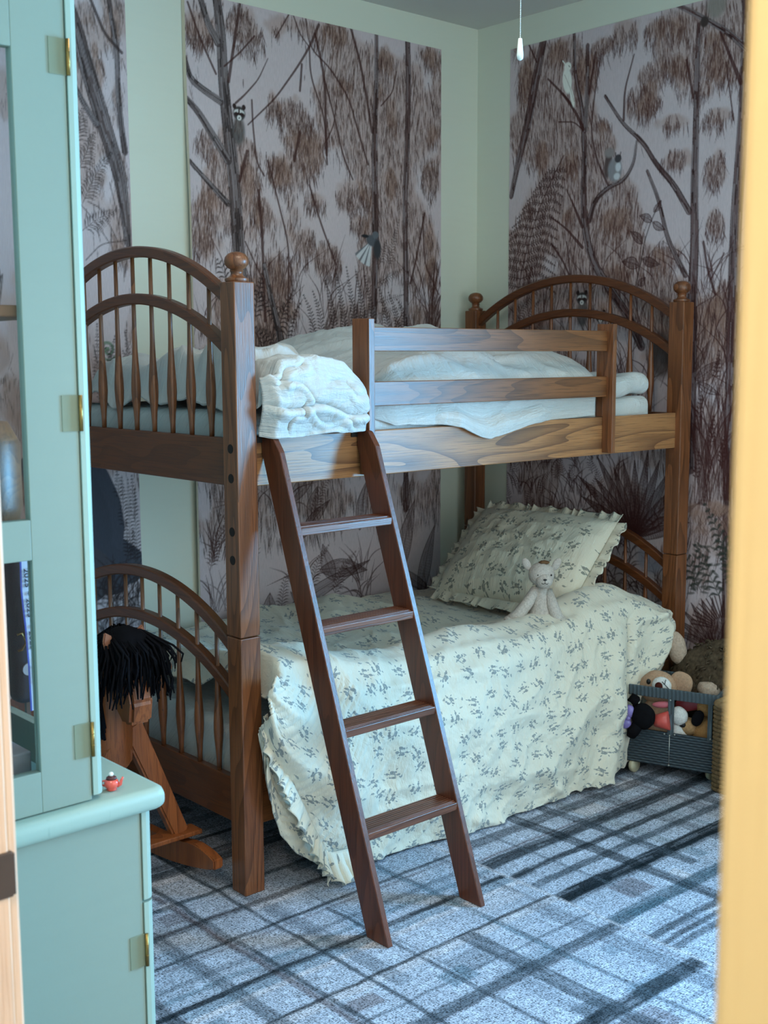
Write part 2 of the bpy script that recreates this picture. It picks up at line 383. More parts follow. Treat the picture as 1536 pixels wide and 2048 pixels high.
# ------------------------------------------------------------------ mural art (brush strokes laid into a fine sheet of coloured paper)
PAPER = np.array(srgb(214, 196, 198)[:3]); WASH = np.array(srgb(166, 130, 114)[:3])
INK = np.array(srgb(66, 31, 25)[:3]); INKG = np.array(srgb(58, 42, 40)[:3]); INKD = np.array(srgb(52, 34, 32)[:3]); REDI = np.array(srgb(76, 31, 27)[:3])
class Art:
    def __init__(s, u0, u1, z0, z1, cell, tou, seed):
        s.u0, s.z0, s.c = u0, z0, cell; s.nu = int(round((u1-u0)/cell))+1; s.nz = int(round((z1-z0)/cell))+1
        s.u1, s.z1 = u0+(s.nu-1)*cell, z0+(s.nz-1)*cell
        s.img = np.tile(PAPER, (s.nu, s.nz, 1)).astype(np.float64); s.tou = tou; s.r = np.random.RandomState(seed)
        gu, gz = np.meshgrid(np.arange(s.nu)*cell, np.arange(s.nz)*cell, indexing='ij'); s.gu, s.gz = gu, gz
        s.img *= (1-.06*fbm(gu*6, gz*5, seed)[..., None])
    def comp(s, a, col): s.img = s.img*(1-a[..., None])+np.asarray(col)*a[..., None]
    def raster(s, P, R, A):
        """P (N,2) in sheet metres, R radius m, A alpha -> coverage map"""
        cov = np.zeros((s.nu, s.nz)); x = (P[:, 0]-s.u0)/s.c; y = (P[:, 1]-s.z0)/s.c; r = R/s.c
        k = int(math.ceil(r.max()+1)) if len(r) else 1
        xi, yi = np.round(x).astype(int), np.round(y).astype(int)
        for dx in range(-k, k+1):
            for dy in range(-k, k+1):
                px, py = xi+dx, yi+dy
                cv = np.clip(r+.5-np.hypot(px-x, py-y), 0, 1)*A
                ok = (px >= 0) & (px < s.nu) & (py >= 0) & (py < s.nz) & (cv > 0)
                np.maximum.at(cov, (px[ok], py[ok]), cv[ok])
        return cov
    def poly(s, pts, w, n=None):
        """smooth path through pts (N,2), widths interpolated"""
        pts = np.asarray(pts, float); w = np.asarray(w if hasattr(w, '__len__') else [w]*len(pts), float)
        if len(w) != len(pts): w = np.interp(np.linspace(0, 1, len(pts)), np.linspace(0, 1, len(w)), w)
        d = np.r_[0, np.cumsum(np.hypot(*np.diff(pts, axis=0).T))]
        if d[-1] < 1e-6: return pts, w
        n = n or max(3, int(d[-1]/(s.c*.8)))
        t = np.linspace(0, d[-1], n)
        # catmull-like smoothing
        x = np.interp(t, d, pts[:, 0]); y = np.interp(t, d, pts[:, 1]); k = max(1, int(n/len(pts)/2.2))
        if k > 1 and n > 2*k+2:
            ker = np.ones(2*k+1)/(2*k+1)
            ex = lambda a: np.r_[2*a[0]-a[k:0:-1], a, 2*a[-1]-a[-2:-k-2:-1]]
            xp, yp = ex(x), ex(y)
            xs, ys = np.convolve(xp, ker, 'valid'), np.convolve(yp, ker, 'valid')
            x, y = xs, ys
        return np.c_[x, y], np.interp(t, d, w)
    def strokes(s, L, col):
        if not L: return
        P = np.concatenate([a for a, b, c in L]); R = np.concatenate([b for a, b, c in L]); A = np.concatenate([np.full(len(a), c) for a, b, c in L])
        s.comp(s.raster(P, R, A), col)
    def limb(s, pts, w, col=INK, bark=1, base=.85):
        """tree limb: body with streaky bark; pts sheet coords, w metres"""
        p, ww = s.poly(pts, w)
        ww = np.maximum(ww, .004)
        d = np.gradient(p, axis=0); nn = np.c_[-d[:, 1], d[:, 0]]/(np.hypot(d[:, 0], d[:, 1])[:, None]+1e-9)
        col = np.asarray(col)
        body = [(p, ww/2, base)]
        s.strokes(body, col*1.0+PAPER*.04)
        D, Lt = [], []
        nb = int(3+ww.max()/.0042)*bark*4*max(1, len(p)/300)
        for k in range(int(nb)):
            o = s.r.uniform(-.5, .5); a = s.r.randint(0, max(1, len(p)-4)); b = min(len(p), a+s.r.randint(6, 60))
            q = p[a:b]+nn[a:b]*(o*ww[a:b])[:, None]+nn[a:b]*(s.r.randn()*.001)
            if len(q) < 2: continue
            (D if s.r.rand() < .6 else Lt).append((q, np.full(len(q), s.r.uniform(.0012, .0034)), s.r.uniform(.5, .95)))
        for o in (-.5, .5): D.append((p+nn*(o*ww)[:, None], np.full(len(p), .0016), .85))
        s.strokes(D, col*.4); s.strokes(Lt, PAPER*.42+col*.3)
    def line(s, pts, w, col=INK, a=.85):
        p, ww = s.poly(pts, w); s.strokes([(p, np.maximum(ww, .0022)/2, a)], col)
    def hatch(s, cu, cz, ru, rz, n, col=INK, ln=(.02, .06), w=(.0016, .0034), tilt=.16, wash=.5, a=(.55, 1)):
        x = s.gu+s.u0-cu; z = s.gz+s.z0-cz
        d = np.sqrt((x/ru)**2+(z/rz)**2)+1.1*(fbm(s.gu*18, s.gz*14, int(s.r.randint(999)))-.5)
        m = sst(1.0, .5, d)
        s.comp(m*wash, WASH)
        L1, L2 = [], []; sd_ = int(s.r.randint(999))
        for k in range(n):
            r_ = math.sqrt(s.r.rand())*1.12; th = s.r.uniform(0, 2*PI)
            if fbm(np.array([(cu+r_*ru*math.cos(th)+5)*13]), np.array([(cz+r_*rz*math.sin(th)+5)*8]), sd_)[0] < .30+.32*r_**3: continue
            ax, az = cu+ru*r_*math.cos(th), cz+rz*r_*math.sin(th); l = s.r.uniform(*ln); t = s.r.randn()*tilt
            q = np.array([[ax, az], [ax+t*l*.5, az-l*.5], [ax+t*l*1.2, az-l]])
            p, ww = s.poly(q, [s.r.uniform(*w)*.6, s.r.uniform(*w), .001])
            (L1 if s.r.rand() < .6 else L2).append((p, ww/2, s.r.uniform(*a)))
        s.strokes(L2, np.asarray(col)*.6+WASH*.3); s.strokes(L1, np.asarray(col)*.85)
    def field(s, n, z0, z1, sc, thr, seed, col=INK, ln=(.02, .06), w=(.0028, .006), wash=.55):
        f = lambda u, z: fbm((u+3)*sc*1.1+.6*fbm(u*5, z*5, seed+3), (z+2)*sc, seed, 4)
        F_ = f(s.gu+s.u0, s.gz+s.z0); zz = s.gz+s.z0; m = sst(thr-.03, thr+.05, F_)*sst(z0-.05, z0+.12, zz)*sst(z1+.02, z1-.04, zz)
        s.comp(m*wash*(.6+.6*fbm(s.gu*90, s.gz*22, seed+5)).clip(0, 1), WASH)
        P_ = np.c_[s.r.uniform(s.u0, s.u1, n), s.r.uniform(z0, z1, n)]; v = f(P_[:, 0], P_[:, 1]); P_ = P_[v > thr+.03*s.r.randn(len(v))]
        L1, L2 = [], []; sl = .5*(fbm(P_[:, 0]*3, P_[:, 1]*3, seed+8)-.5)*2
        for (ax, az), t0 in zip(P_, sl):
            l = s.r.uniform(*ln); t = t0*.6+s.r.randn()*.10
            q = np.array([[ax, az], [ax+t*l*.5, az-l*.5], [ax+t*l*1.2, az-l]]); k = s.r.uniform(*w)
            t_ = np.linspace(0, 1, max(4, int(l/s.c*1.3))); p = np.c_[np.interp(t_, [0, .5, 1], q[:, 0]), np.interp(t_, [0, .5, 1], q[:, 1])]
            (L1 if s.r.rand() < .55 else L2).append((p, np.interp(t_, [0, .4, 1], [k*.5, k, k*.3])/2, s.r.uniform(.5, .95)))
        s.strokes(L2, np.asarray(col)*.65+WASH*.25); s.strokes(L1, np.asarray(col)*.85)
    def fern(s, pts, ll, col=INK, step=.014, w=.004, curl=.5, rw=.003):
        p, ww = s.poly(pts, [rw, rw*.6]); L = [(p, ww/2, .9)]
        d = np.gradient(p, axis=0); tl = np.r_[0, np.cumsum(np.hypot(*np.diff(p, axis=0).T))]; tot = tl[-1]
        for t in np.arange(tot*.08, tot, step):
            i = min(len(p)-1, int(np.searchsorted(tl, t))); dd = d[i]/(np.hypot(*d[i])+1e-9); k = t/tot
            l = ll*(math.sin(PI*min(1, .12+.88*(1-k)**.9*.95)))**.8*(.9+.2*s.r.rand())
            l = ll*max(.12, (1-k)**.75)*min(1, k*5+.35)
            for sg in (-1, 1):
                n_ = np.array([-dd[1], dd[0]])*sg; e = n_*.85+dd*.5
                q = np.array([p[i], p[i]+e*l*.5+dd*l*.05, p[i]+e*l*.9+np.array([0, -1])*l*curl*.35])
                a, b = s.poly(q, [w*.5, w, .0012]); L.append((a, b/2, .88))
        s.strokes(L, col)
    def leaf(s, base, tip, wd, col=INK, fill=.35, veins=5):
        base, tip = np.array(base, float), np.array(tip, float); d = tip-base; l = np.hypot(*d); e = d/l; n_ = np.array([-e[1], e[0]])
        t = np.linspace(0, 1, 26); prof = np.sin(PI*t**.8)*wd/2
        c = base+np.outer(t, d); c += np.outer(np.sin(PI*t), n_)*wd*.12
        P_ = [c+n_*(prof*k)[:, None] for k in np.linspace(-1, 1, max(3, int(wd/s.c)))]
        s.strokes([(s.poly(q, s.c*1.1)[0], np.full(len(s.poly(q, s.c*1.1)[0]), s.c*.7), fill) for q in P_], col)
        L = []
        for q in (P_[0], P_[-1], c):
            a, b = s.poly(q, .0028); L.append((a, b/2, .9))
        for k in range(veins*4):
            f = s.r.uniform(.1, .85); o = s.r.uniform(-.9, .9); i = int(f*25); j = min(25, i+s.r.randint(3, 9))
            q = c[i:j]+n_*(prof[i:j]*o)[:, None]
            if len(q) > 1:
                a, b = s.poly(q, .002); L.append((a, b/2, .6))
        s.strokes(L, np.asarray(col)*.7)
    def blobp(s, c, ru, rz, col, a=1, soft=.25, rot=0):
        x = s.gu+s.u0-c[0]; z = s.gz+s.z0-c[1]; X = x*math.cos(rot)+z*math.sin(rot); Z = z*math.cos(rot)-x*math.sin(rot)
        d = np.sqrt((X/ru)**2+(Z/rz)**2); s.comp(sst(1+soft, 1-soft, d)*a, col)
    def grass(s, c, n, l, spread=1.0, col=INK, w=.005):
        L = []
        for k in range(n):
            th = s.r.randn()*.45*spread; ll = l*s.r.uniform(.5, 1.1); b = np.array(c)+np.array([s.r.randn()*.02, 0])
            q = np.array([b, b+np.array([math.sin(th)*ll*.5, math.cos(th)*ll*.55]), b+np.array([math.sin(th*1.7)*ll, math.cos(th*1.5)*ll*.92])])
            a, bb = s.poly(q, [w*.5, w, .0012]); L.append((a, bb/2, s.r.uniform(.6, .95)))
        s.strokes(L, col)
def raccoon(A, c, r, body=True):
    if body: A.blobp((c[0]-.1*r, c[1]-2.2*r), r*1.0, r*1.9, srgb(96, 92, 92)[:3], .9, .3); A.hatch(c[0]-.1*r, c[1]-1.6*r, r*.9, r*1.4, 40, INKD, (.01, .03), wash=.1)
    A.blobp(c, r, r*.9, srgb(70, 66, 66)[:3], 1, .15)
    for sg in (-1, 1): A.blobp((c[0]+sg*r*.75, c[1]+r*.85), r*.3, r*.35, INKD, 1, .2)
    A.blobp((c[0], c[1]+.1*r), r*.85, r*.42, srgb(222, 218, 216)[:3], 1, .2)
    for sg in (-1, 1): A.blobp((c[0]+sg*r*.42, c[1]-.12*r), r*.4, r*.26, INKD, 1, .2)
    A.blobp((c[0], c[1]+.2*r), r*.1, r*.6, INKD, 1, .3)
    A.blobp((c[0], c[1]-.58*r), r*.36, r*.34, srgb(226, 222, 220)[:3], 1, .2); A.blobp((c[0], c[1]-.6*r), r*.1, r*.1, (0.01, .01, .01), 1, .2)
# --- mural on the back wall (tree with raccoon)
def px_back(fx, ox, oy, sc):
    def f(*pts): 
        r = [at(ox+p[0]*sc, oy+p[1]*sc, 'y', YW-.004) for p in pts]; return np.array([[q.x, q.z] for q in r])
    return f
def px_right(ox, oy, sc):
    def f(*pts):
        r = [at(ox+p[0]*sc, oy+p[1]*sc, 'x', XW-.004) for p in pts]; return np.array([[q.y, q.z] for q in r])
    return f
MZ0, MZ1 = .10, 2.754
A = Art(.615, 1.897, MZ0, MZ1, .003, None, 3); M = px_back(0, 340, 0, .3776); K = .00062   # one art unit in metres
def H_(A, M, lst, K, n=1.0, **kw):
    for (x, y, rx, ry) in lst:
        c = M((x, y))[0]; A.hatch(c[0], c[1], rx*K, ry*K, int(n*rx*ry/95), **kw)
cl = [(150, 150, 120, 110), (400, 150, 130, 130), (560, 140, 100, 90), (880, 170, 130, 80), (1150, 300, 70, 100), (1380, 300, 90, 70), (660, 640, 150, 130), (740, 780, 110, 140), (550, 560, 60, 80),
      (430, 950, 110, 130), (190, 760, 90, 90), (580, 900, 90, 110), (930, 450, 70, 50), (1180, 600, 70, 110), (1390, 700, 60, 70), (1380, 960, 80, 130), (970, 1060, 170, 110), (1010, 1190, 120, 80), (190, 1060, 90, 90),
      (200, 1290, 110, 110), (770, 1060, 100, 70), (700, 1270, 130, 130), (840, 1370, 120, 130), (1170, 960, 50, 100), (1390, 1500, 70, 160), (560, 1450, 200, 120), (1100, 480, 60, 60), (1380, 1250, 60, 110), (480, 1120, 90, 100)]
H_(A, M, cl, K*1.08, 2.0, w=(.0026, .0055))
A.field(9000, 1.35, 2.76, 2.7, .515, 101)
A.field(5000, .75, 1.7, 4.5, .44, 141, INKD, (.03, .08))
for k in range(60): A.grass(np.array([A.r.uniform(.62, 1.9), A.r.uniform(1.15, 1.7)]), 4, .3, .5, INK, .005)
for q, w in [([(1260, 200), (1266, 500), (1256, 800), (1245, 1100), (1252, 1500), (1255, 1900), (1250, 2700)], .026), ([(1095, 170), (1096, 400), (1085, 700), (1084, 900), (1092, 1230), (1085, 1500), (1075, 2000)], [.016, .02, .026, .034, .03, .03]),
             ([(240, -60), (272, 150), (282, 400), (300, 600), (325, 800), (345, 1000), (360, 1250), (380, 1500), (420, 1850), (430, 2500)], [.032, .04, .046, .05, .052, .05, .048, .046])]:
    A.limb(M(*q), w, INKG if q[0][0] < 300 else INK, 1.3)
for q, w in [([(75, 300), (110, 420), (170, 470), (272, 540)], [.018, .024]), ([(85, 520), (150, 590), (230, 720), (310, 850)], [.02, .032]), ([(100, 850), (200, 960), (310, 1080)], [.012, .022]), ([(160, -20), (200, 120), (256, 230)], [.022, .026])]:
    A.limb(M(*q), w, INKG, 1)
for q, w in [([(95, 10), (160, 200), (245, 390)], .009), ([(450, 190), (370, 280), (290, 350)], .007), ([(370, 20), (345, 200), (312, 430)], [.01, .014]), ([(520, 310), (470, 420), (400, 500), (350, 545)], [.004, .009]),
             ([(790, 130), (740, 250), (680, 350), (560, 520), (415, 660)], [.012, .006]), ([(720, 100), (740, 250), (850, 360), (950, 520), (1000, 700), (1050, 870)], [.006, .01]), ([(655, 80), (690, 180), (740, 250)], .006),
             ([(740, 250), (745, 400), (820, 620), (835, 870)], .008), ([(770, 180), (820, 400), (832, 820)], .012), ([(885, 530), (870, 660), (835, 740)], .006), ([(820, 420), (880, 650), (920, 830), (970, 950)], .008),
             ([(435, 530), (440, 650), (460, 860), (500, 930)], .008), ([(470, 1010), (490, 1250), (505, 1700)], .013), ([(520, 850), (570, 1050), (632, 1300), (625, 1700)], .008), ([(740, 980), (800, 1180), (880, 1400)], .009),
             ([(400, 1280), (500, 1500)], .006), ([(960, 150), (1010, 330), (1050, 560), (1072, 700)], .012), ([(1200, 380), (1180, 490), (1120, 560)], .006), ([(1350, 1130), (1300, 1400), (1275, 1500)], .01), ([(1370, 440), (1400, 620)], .005),
             ([(1340, 1150), (1350, 1400), (1425, 1560)], .007), ([(700, 340), (690, 480)], .01), ([(560, 200), (640, 60)], .006), ([(410, 800), (370, 960)], .012), ([(690, 700), (660, 850)], .012)]:
    A.line(M(*q), w, INK)
A.grass(M((1390, 1850))[0], 26, .5, .5, INK, .007)
for x in (735, 780, 850, 905, 960, 1010, 1060, 1130, 1185, 1225):
    A.fern(M((x+40, 1900), (x+15, 1650), (x-25, 1400+abs(x-970)*.7)), .045, INKD, .013, .0058)
for q in [[(1105, 1600), (1240, 1560)], [(1100, 1500), (1240, 1420)], [(1110, 1660), (1240, 1630)], [(1110, 1400), (1150, 1270)], [(1150, 1420), (1215, 1160)]]: A.fern(M(*q), .035, INKD, .012, .004)
for q in [[(600, 1850), (640, 1700), (690, 1610)], [(560, 1780), (600, 1650), (655, 1540)], [(450, 1700), (470, 1560), (490, 1440)], [(600, 1900), (540, 1780), (450, 1730)], [(580, 1700), (520, 1600), (450, 1540)], [(300, 1480), (270, 1400), (250, 1370)], [(470, 1900), (500, 1830), (480, 1760)], [(640, 2000), (660, 1850), (680, 1780)]]:
    A.fern(M(*q), .055, INKD*.8, .018, .0068)
A.limb(M((590, 1950), (585, 1780), (530, 1550), (500, 1400)), [.03, .016], INKG)
# lower thicket of the sheet
Lw = px_back(0, 0, 0, 1)
for k in range(26):
    x = A.r.uniform(420, 870); y = A.r.uniform(1000, 1290); a = A.r.uniform(-.9, .9)
    if k % 3 == 0: A.leaf(Lw((x, y))[0], Lw((x, y))[0]+np.array([math.sin(a), math.cos(a)])*A.r.uniform(.1, .2), A.r.uniform(.04, .07), INK, .4)
    elif k % 3 == 1: A.fern(np.array([Lw((x, y))[0], Lw((x, y))[0]+np.array([math.sin(a)*.1, .12]), Lw((x, y))[0]+np.array([math.sin(a)*.24, .18])]), .05, INK, .013, .005)
    else: A.grass(Lw((x, y))[0], 12, .22, 1, INK, .006)
for y in (1000, 1050, 1110, 1160, 1210): A.fern(Lw((455+(y-1000)*.1, y+70), (470, y+20), (500, y-20)), .06, INKD, .012, .005)
for q in [((640, 1140), (735, 1140), .075), ((560, 1235), (740, 1120), .06), ((800, 1150), (830, 1000), .08), ((840, 1200), (870, 1050), .07), ((600, 1080), (660, 1000), .05), ((860, 1180), (790, 1130), .05), ((720, 1060), (735, 960), .06)]:
    A.leaf(Lw(q[0])[0], Lw(q[1])[0], q[2], INK, .5)
raccoon(A, M((368, 600))[0], .028)
b = M((1070, 1275))[0]
for k in range(9):
    th = 3.75+k*.1; A.strokes([(A.poly(np.array([b, b+np.array([math.cos(th), math.sin(th)])*.1]), [.004, .012])[0], A.poly(np.array([b, b+np.array([math.cos(th), math.sin(th)])*.1]), [.004, .012])[1]/2, .95)], srgb(*( (214, 212, 214) if k % 3 else (120, 120, 126)))[:3])
A.blobp(b, .03, .022, srgb(92, 94, 100)[:3], 1, .2, -.4); A.blobp(M((1090, 1245))[0], .017, .015, srgb(104, 106, 112)[:3], 1, .2); A.blobp(M((1100, 1320))[0], .02, .04, srgb(60, 60, 64)[:3], 1, .25); A.blobp(M((1035, 1250))[0], .02, .007, srgb(40, 40, 44)[:3], 1, .25)
ART_BACK = A
# --- mural beside the cabinet
A = Art(-.89, .392, MZ0, MZ1, .004, None, 5); M = px_back(0, 0, 0, .3385); K = .00055
H_(A, M, [(500, 80, 70, 80), (670, 120, 60, 150), (470, 330, 40, 90), (600, 420, 40, 80), (690, 560, 40, 90), (720, 1000, 60, 120), (600, 1050, 60, 80), (560, 300, 30, 60), (700, 1450, 60, 90)], K, 1.3, col=INKG)
A.field(5200, 1.0, 2.76, 2.8, .52, 303, INKG)
for q, w in [([(400, 0), (450, 150), (500, 350), (560, 550), (630, 780), (700, 1000), (735, 1200), (760, 1450)], [.036, .05, .055, .055, .045, .02]), ([(640, -30), (690, 300), (702, 600), (722, 780), (740, 900)], [.014, .022]), ([(440, 500), (500, 620), (575, 740)], [.014, .02])]:
    A.limb(M(*q), w, INKG, 1.2)
A.line(M((530, -20), (620, 200), (720, 310)), .012, INKG)
for q in [[(490, 1200), (560, 1040), (660, 900)], [(465, 1010), (510, 900), (560, 780)], [(450, 850), (470, 740), (490, 640)], [(490, 1360), (580, 1290), (690, 1240)]]: A.fern(M(*q), .06, INKG*.6, .012, .0055)
for q in [[(645, 1430), (560, 1300), (480, 1210)], [(700, 1430), (600, 1230), (520, 1190)], [(720, 1440), (680, 1200), (650, 1080)], [(740, 1440), (700, 1100), (660, 1000)], [(510, 1536), (600, 1440), (750, 1420)]]: A.line(M(*q), .004, INKG)
Lw = px_back(0, 0, 0, 1)
gr = np.array(srgb(120, 140, 120)[:3])
for k in range(70): 
    t = k/70*4*PI; c = Lw((216, 700))[0]; A.strokes([(np.array([c+np.array([math.cos(t), math.sin(t)])*.003*t, c+np.array([math.cos(t+.1), math.sin(t+.1)])*.0033*t+.001]), np.array([.004, .004]), .8)], gr)
for k in range(16):
    A.fern(Lw((A.r.uniform(195, 280), A.r.uniform(760, 900)), (A.r.uniform(190, 280), A.r.uniform(640, 740)))[:2], .03, INKG*.7, .012, .005)
bp = Lw((190, 940), (205, 960), (228, 1010), (236, 1060), (228, 1090), (250, 1110), (276, 1128))
A.line(bp+np.array([-.04, 0]), .14, srgb(74, 74, 84)[:3], 1); A.line(bp+np.array([-.1, -.02]), .16, srgb(70, 70, 80)[:3], 1); A.line(bp+np.array([-.2, -.02]), .2, srgb(76, 72, 78)[:3], 1)
for x, y0, y1 in [(262, 1120, 955), (250, 1060, 950), (276, 1130, 980), (270, 1040, 950), (240, 1000, 940), (258, 1120, 1040), (272, 1125, 1060)]: A.fern(Lw((x, y0), (x-6, y1)), .035, INKG*.5, .013, .0052)
for k in range(20): A.grass(Lw((A.r.uniform(205, 285), A.r.uniform(1180, 1320)))[0], 8, .16, 1, INKG*.7, .006)
# what shows through the cabinet glass
for k in range(30):
    c = np.array([A.r.uniform(-.85, -.1), A.r.uniform(.8, 2.1)]); A.leaf(c, c+np.array([A.r.uniform(-.1, .1), A.r.uniform(.1, .25)]), .06, INKG, .5)
for k in range(40): A.hatch(A.r.uniform(-.85, -.05), A.r.uniform(.9, 2.6), .08, .1, 26, INKG)
for x in (-.8, -.55, -.28): A.limb(np.array([[x, .2], [x+.02, 1.2], [x-.03, 2.0], [x+.05, 2.8]]), [.05, .03], INKG)
ART_SIDE = A
# --- mural on the right wall (cockatoo and squirrel)
A = Art(-.30, .981, MZ0, MZ1, .003, None, 9); M = px_right(960, 0, .375); K = .00064
cl = [(760, 180, 120, 90), (420, 280, 90, 70), (1050, 130, 110, 60), (930, 390, 120, 90), (880, 530, 130, 110), (1060, 350, 80, 70), (660, 660, 70, 60), (1270, 340, 80, 110), (1270, 620, 100, 50), (1030, 650, 140, 50),
      (480, 870, 80, 100), (1050, 850, 120, 60), (1260, 900, 80, 110), (730, 1180, 120, 90), (240, 430, 70, 140), (1260, 1200, 60, 80), (1000, 1360, 140, 90), (1300, 1560, 60, 90), (900, 560, 100, 70), (1250, 200, 70, 60),
      (650, 250, 80, 60), (330, 850, 60, 110), (560, 380, 90, 110), (720, 1480, 110, 90), (470, 1150, 60, 60), (1250, 1680, 70, 90), (210, 250, 50, 60), (930, 160, 90, 70), (1180, 480, 70, 60)]
H_(A, M, cl, K*1.08, 2.0, col=REDI, w=(.0026, .0055))
A.field(9500, 1.45, 2.76, 2.6, .49, 203, REDI)
A.field(5600, .2, 1.7, 4.5, .45, 241, REDI*.8, (.03, .08))
for k in range(60): A.grass(np.array([A.r.uniform(-.3, .98), A.r.uniform(1.1, 1.75)]), 4, .3, .5, REDI*.85, .005)
for q, w in [([(335, 220), (300, 400), (255, 650), (205, 850), (165, 1050)], [.036, .042, .036, .02]), ([(500, 170), (505, 400), (548, 600), (556, 800), (550, 1100), (562, 1250), (600, 1400), (700, 1560), (790, 1690), (860, 1850)], [.012, .016, .022, .03, .034, .038, .034]),
             ([(572, 240), (570, 500), (558, 700)], .016), ([(1165, 130), (1155, 400), (1150, 700), (1140, 1000), (1145, 1300), (1130, 1560), (1120, 2500)], [.014, .022, .03, .038, .044]), ([(1425, -40), (1420, 250), (1410, 500), (1392, 800), (1362, 1200), (1348, 1700), (1330, 2600), (1320, 3400)], [.034, .04, .046, .05, .054]),
             ([(580, 1180), (610, 1070), (680, 1000), (770, 960), (820, 870), (835, 750)], [.022, .016, .006]), ([(665, 510), (760, 660), (870, 760), (940, 880), (1030, 980), (1115, 1130)], [.01, .016, .024]), ([(890, 910), (950, 1060), (1000, 1280), (1095, 1470)], [.01, .02]),
             ([(1050, 25), (1200, 100), (1320, 170), (1420, 260)], [.014, .02])]:
    A.limb(M(*q), w, REDI*.85, 1.2)
for q, w in [([(360, 420), (440, 500), (510, 600), (550, 690)], [.008, .015]), ([(420, 650), (500, 650), (545, 690)], .006), ([(645, 290), (610, 500), (590, 700), (620, 850), (680, 985)], [.006, .01]), ([(615, 280), (580, 500)], .01), ([(460, 1010), (500, 1100), (545, 1210)], [.004, .015]),
             ([(380, 1160), (460, 1220), (545, 1320)], [.005, .014]), ([(380, 1300), (440, 1390), (480, 1480)], .009), ([(820, 290), (770, 480), (765, 640)], [.006, .012]), ([(1100, 320), (1135, 520)], .01), ([(1280, 170), (1340, 320), (1390, 440)], [.008, .018]),
             ([(1190, 1290), (1210, 1430), (1252, 1570)], .01), ([(1300, 1350), (1230, 1490)], .006), ([(1310, 330), (1350, 640)], .006), ([(260, 240), (300, 330)], .008), ([(460, 1290), (480, 1480)], .006), ([(490, 560), (440, 500)], .01)]:
    A.line(M(*q), w, REDI*.8)
for q in [[(820, 1560), (860, 1380), (872, 1300), (910, 1180), (960, 1070)]]: A.line(M(*q), .005, INKD)
for a, b, w in [((925, 1130), (965, 1070), .022), ((915, 1180), (850, 1150), .03), ((920, 1185), (985, 1225), .028), ((865, 1300), (800, 1235), .032), ((845, 1420), (755, 1395), .045), ((865, 1380), (955, 1410), .035), ((840, 1520), (880, 1480), .03)]:
    A.leaf(M(a)[0], M(b)[0], w, REDI*.8, .55)
R0 = M((190, 1620), (230, 1400), (300, 1150), (370, 980), (445, 830))
A.line(R0, .006, REDI*.7)
rp, _ = A.poly(R0, .005)
for k in range(2, 17):
    i = int(len(rp)*k/18); t = k/18; l = .20*(1-t)**.75+.02
    for sg in (-1, 1):
        e = np.array([rp[i], rp[i]+np.array([sg*l*.5*-1, l*.12]), rp[i]+np.array([-sg*l, -l*.15])]); A.fern(e, .026, REDI*.55, .0125, .0068, .3, .0045)
for k in range(10):
    y = 1500+k*60; A.fern(M((170+10*k, y+260), (230+14*k, y+120), (320, y+40)), .05, REDI*.8, .012, .004)
Lw = px_right(0, 0, 1)
for k in range(34):
    x, y = A.r.uniform(1015, 1230), A.r.uniform(900, 1060); c = Lw((x, y))[0]
    if k % 2: A.fern(np.array([c, c+np.array([.02, .06]), c+np.array([A.r.uniform(-.06, .06), .12])]), .03, REDI*.8, .01, .004)
    else: A.grass(c, 9, .14, .7, REDI*.8, .006)
c0 = Lw((1265, 1075))[0]
for k in range(15):
    th = -1.25+k*2.5/14; l = .34*A.r.uniform(.8, 1.1); A.leaf(c0, c0+np.array([math.sin(th), math.cos(th)])*l, .045, REDI*.85, .65, 7)
for k in range(90):
    c = Lw((A.r.uniform(1030, 1330), A.r.uniform(1060, 1260)))[0]; A.grass(c, 5, .1, 1.2, REDI*.8, .006)
A.grass(Lw((1405, 1010))[0], 34, .6, .42, REDI*.85, .008); A.grass(Lw((1450, 1000))[0], 26, .55, .4, REDI*.85, .008)
for k, (x, y) in enumerate([(1395, 780), (1420, 830), (1440, 870), (1390, 900), (1430, 700)]): A.fern(Lw((x, y+60), (x+8, y)), .03, REDI*.7, .016, .006)
for a, b, w in [((1390, 760), (1440, 720), .05), ((1395, 765), (1440, 790), .03), ((1385, 745), (1420, 680), .03)]: A.leaf(Lw(a)[0], Lw(b)[0], w, REDI*.8, .4)
for k in range(9): A.hatch(*Lw((A.r.uniform(1390, 1470), A.r.uniform(1010, 1060)))[0], .05, .03, 26, REDI, tilt=.5)
gg = np.array(srgb(70, 74, 64)[:3])
for (x, y) in [(1440, 1200), (1480, 1180), (1400, 1180), (1460, 1120)]:
    A.fern(Lw((x, y), (x-25, y-60), (x-50, y-110)), .07, gg*.6, .026, .011, .9)
for k in range(60): 
    c = Lw((A.r.uniform(1380, 1480), A.r.uniform(1090, 1190)))[0]; A.blobp(c, .018, .005, gg*.6, .7, .4, A.r.uniform(-.7, .7))
for k in range(24):
    th = PI*k/23; c = Lw((1450, 1260))[0]; q = np.array([c+np.array([math.cos(th)*.15, math.sin(th)*.13]), c+np.array([math.cos(th)*.06, math.sin(th)*.05])]); A.strokes([(A.poly(q, .006)[0], A.poly(q, .006)[1]/2, .85)], REDI*.7)
for k in range(12): A.leaf(Lw((1430, 1300))[0], Lw((1430, 1300))[0]+np.array([math.sin(-1.4+k*.25), math.cos(-1.4+k*.25)])*.2, .03, REDI*.7, .6)
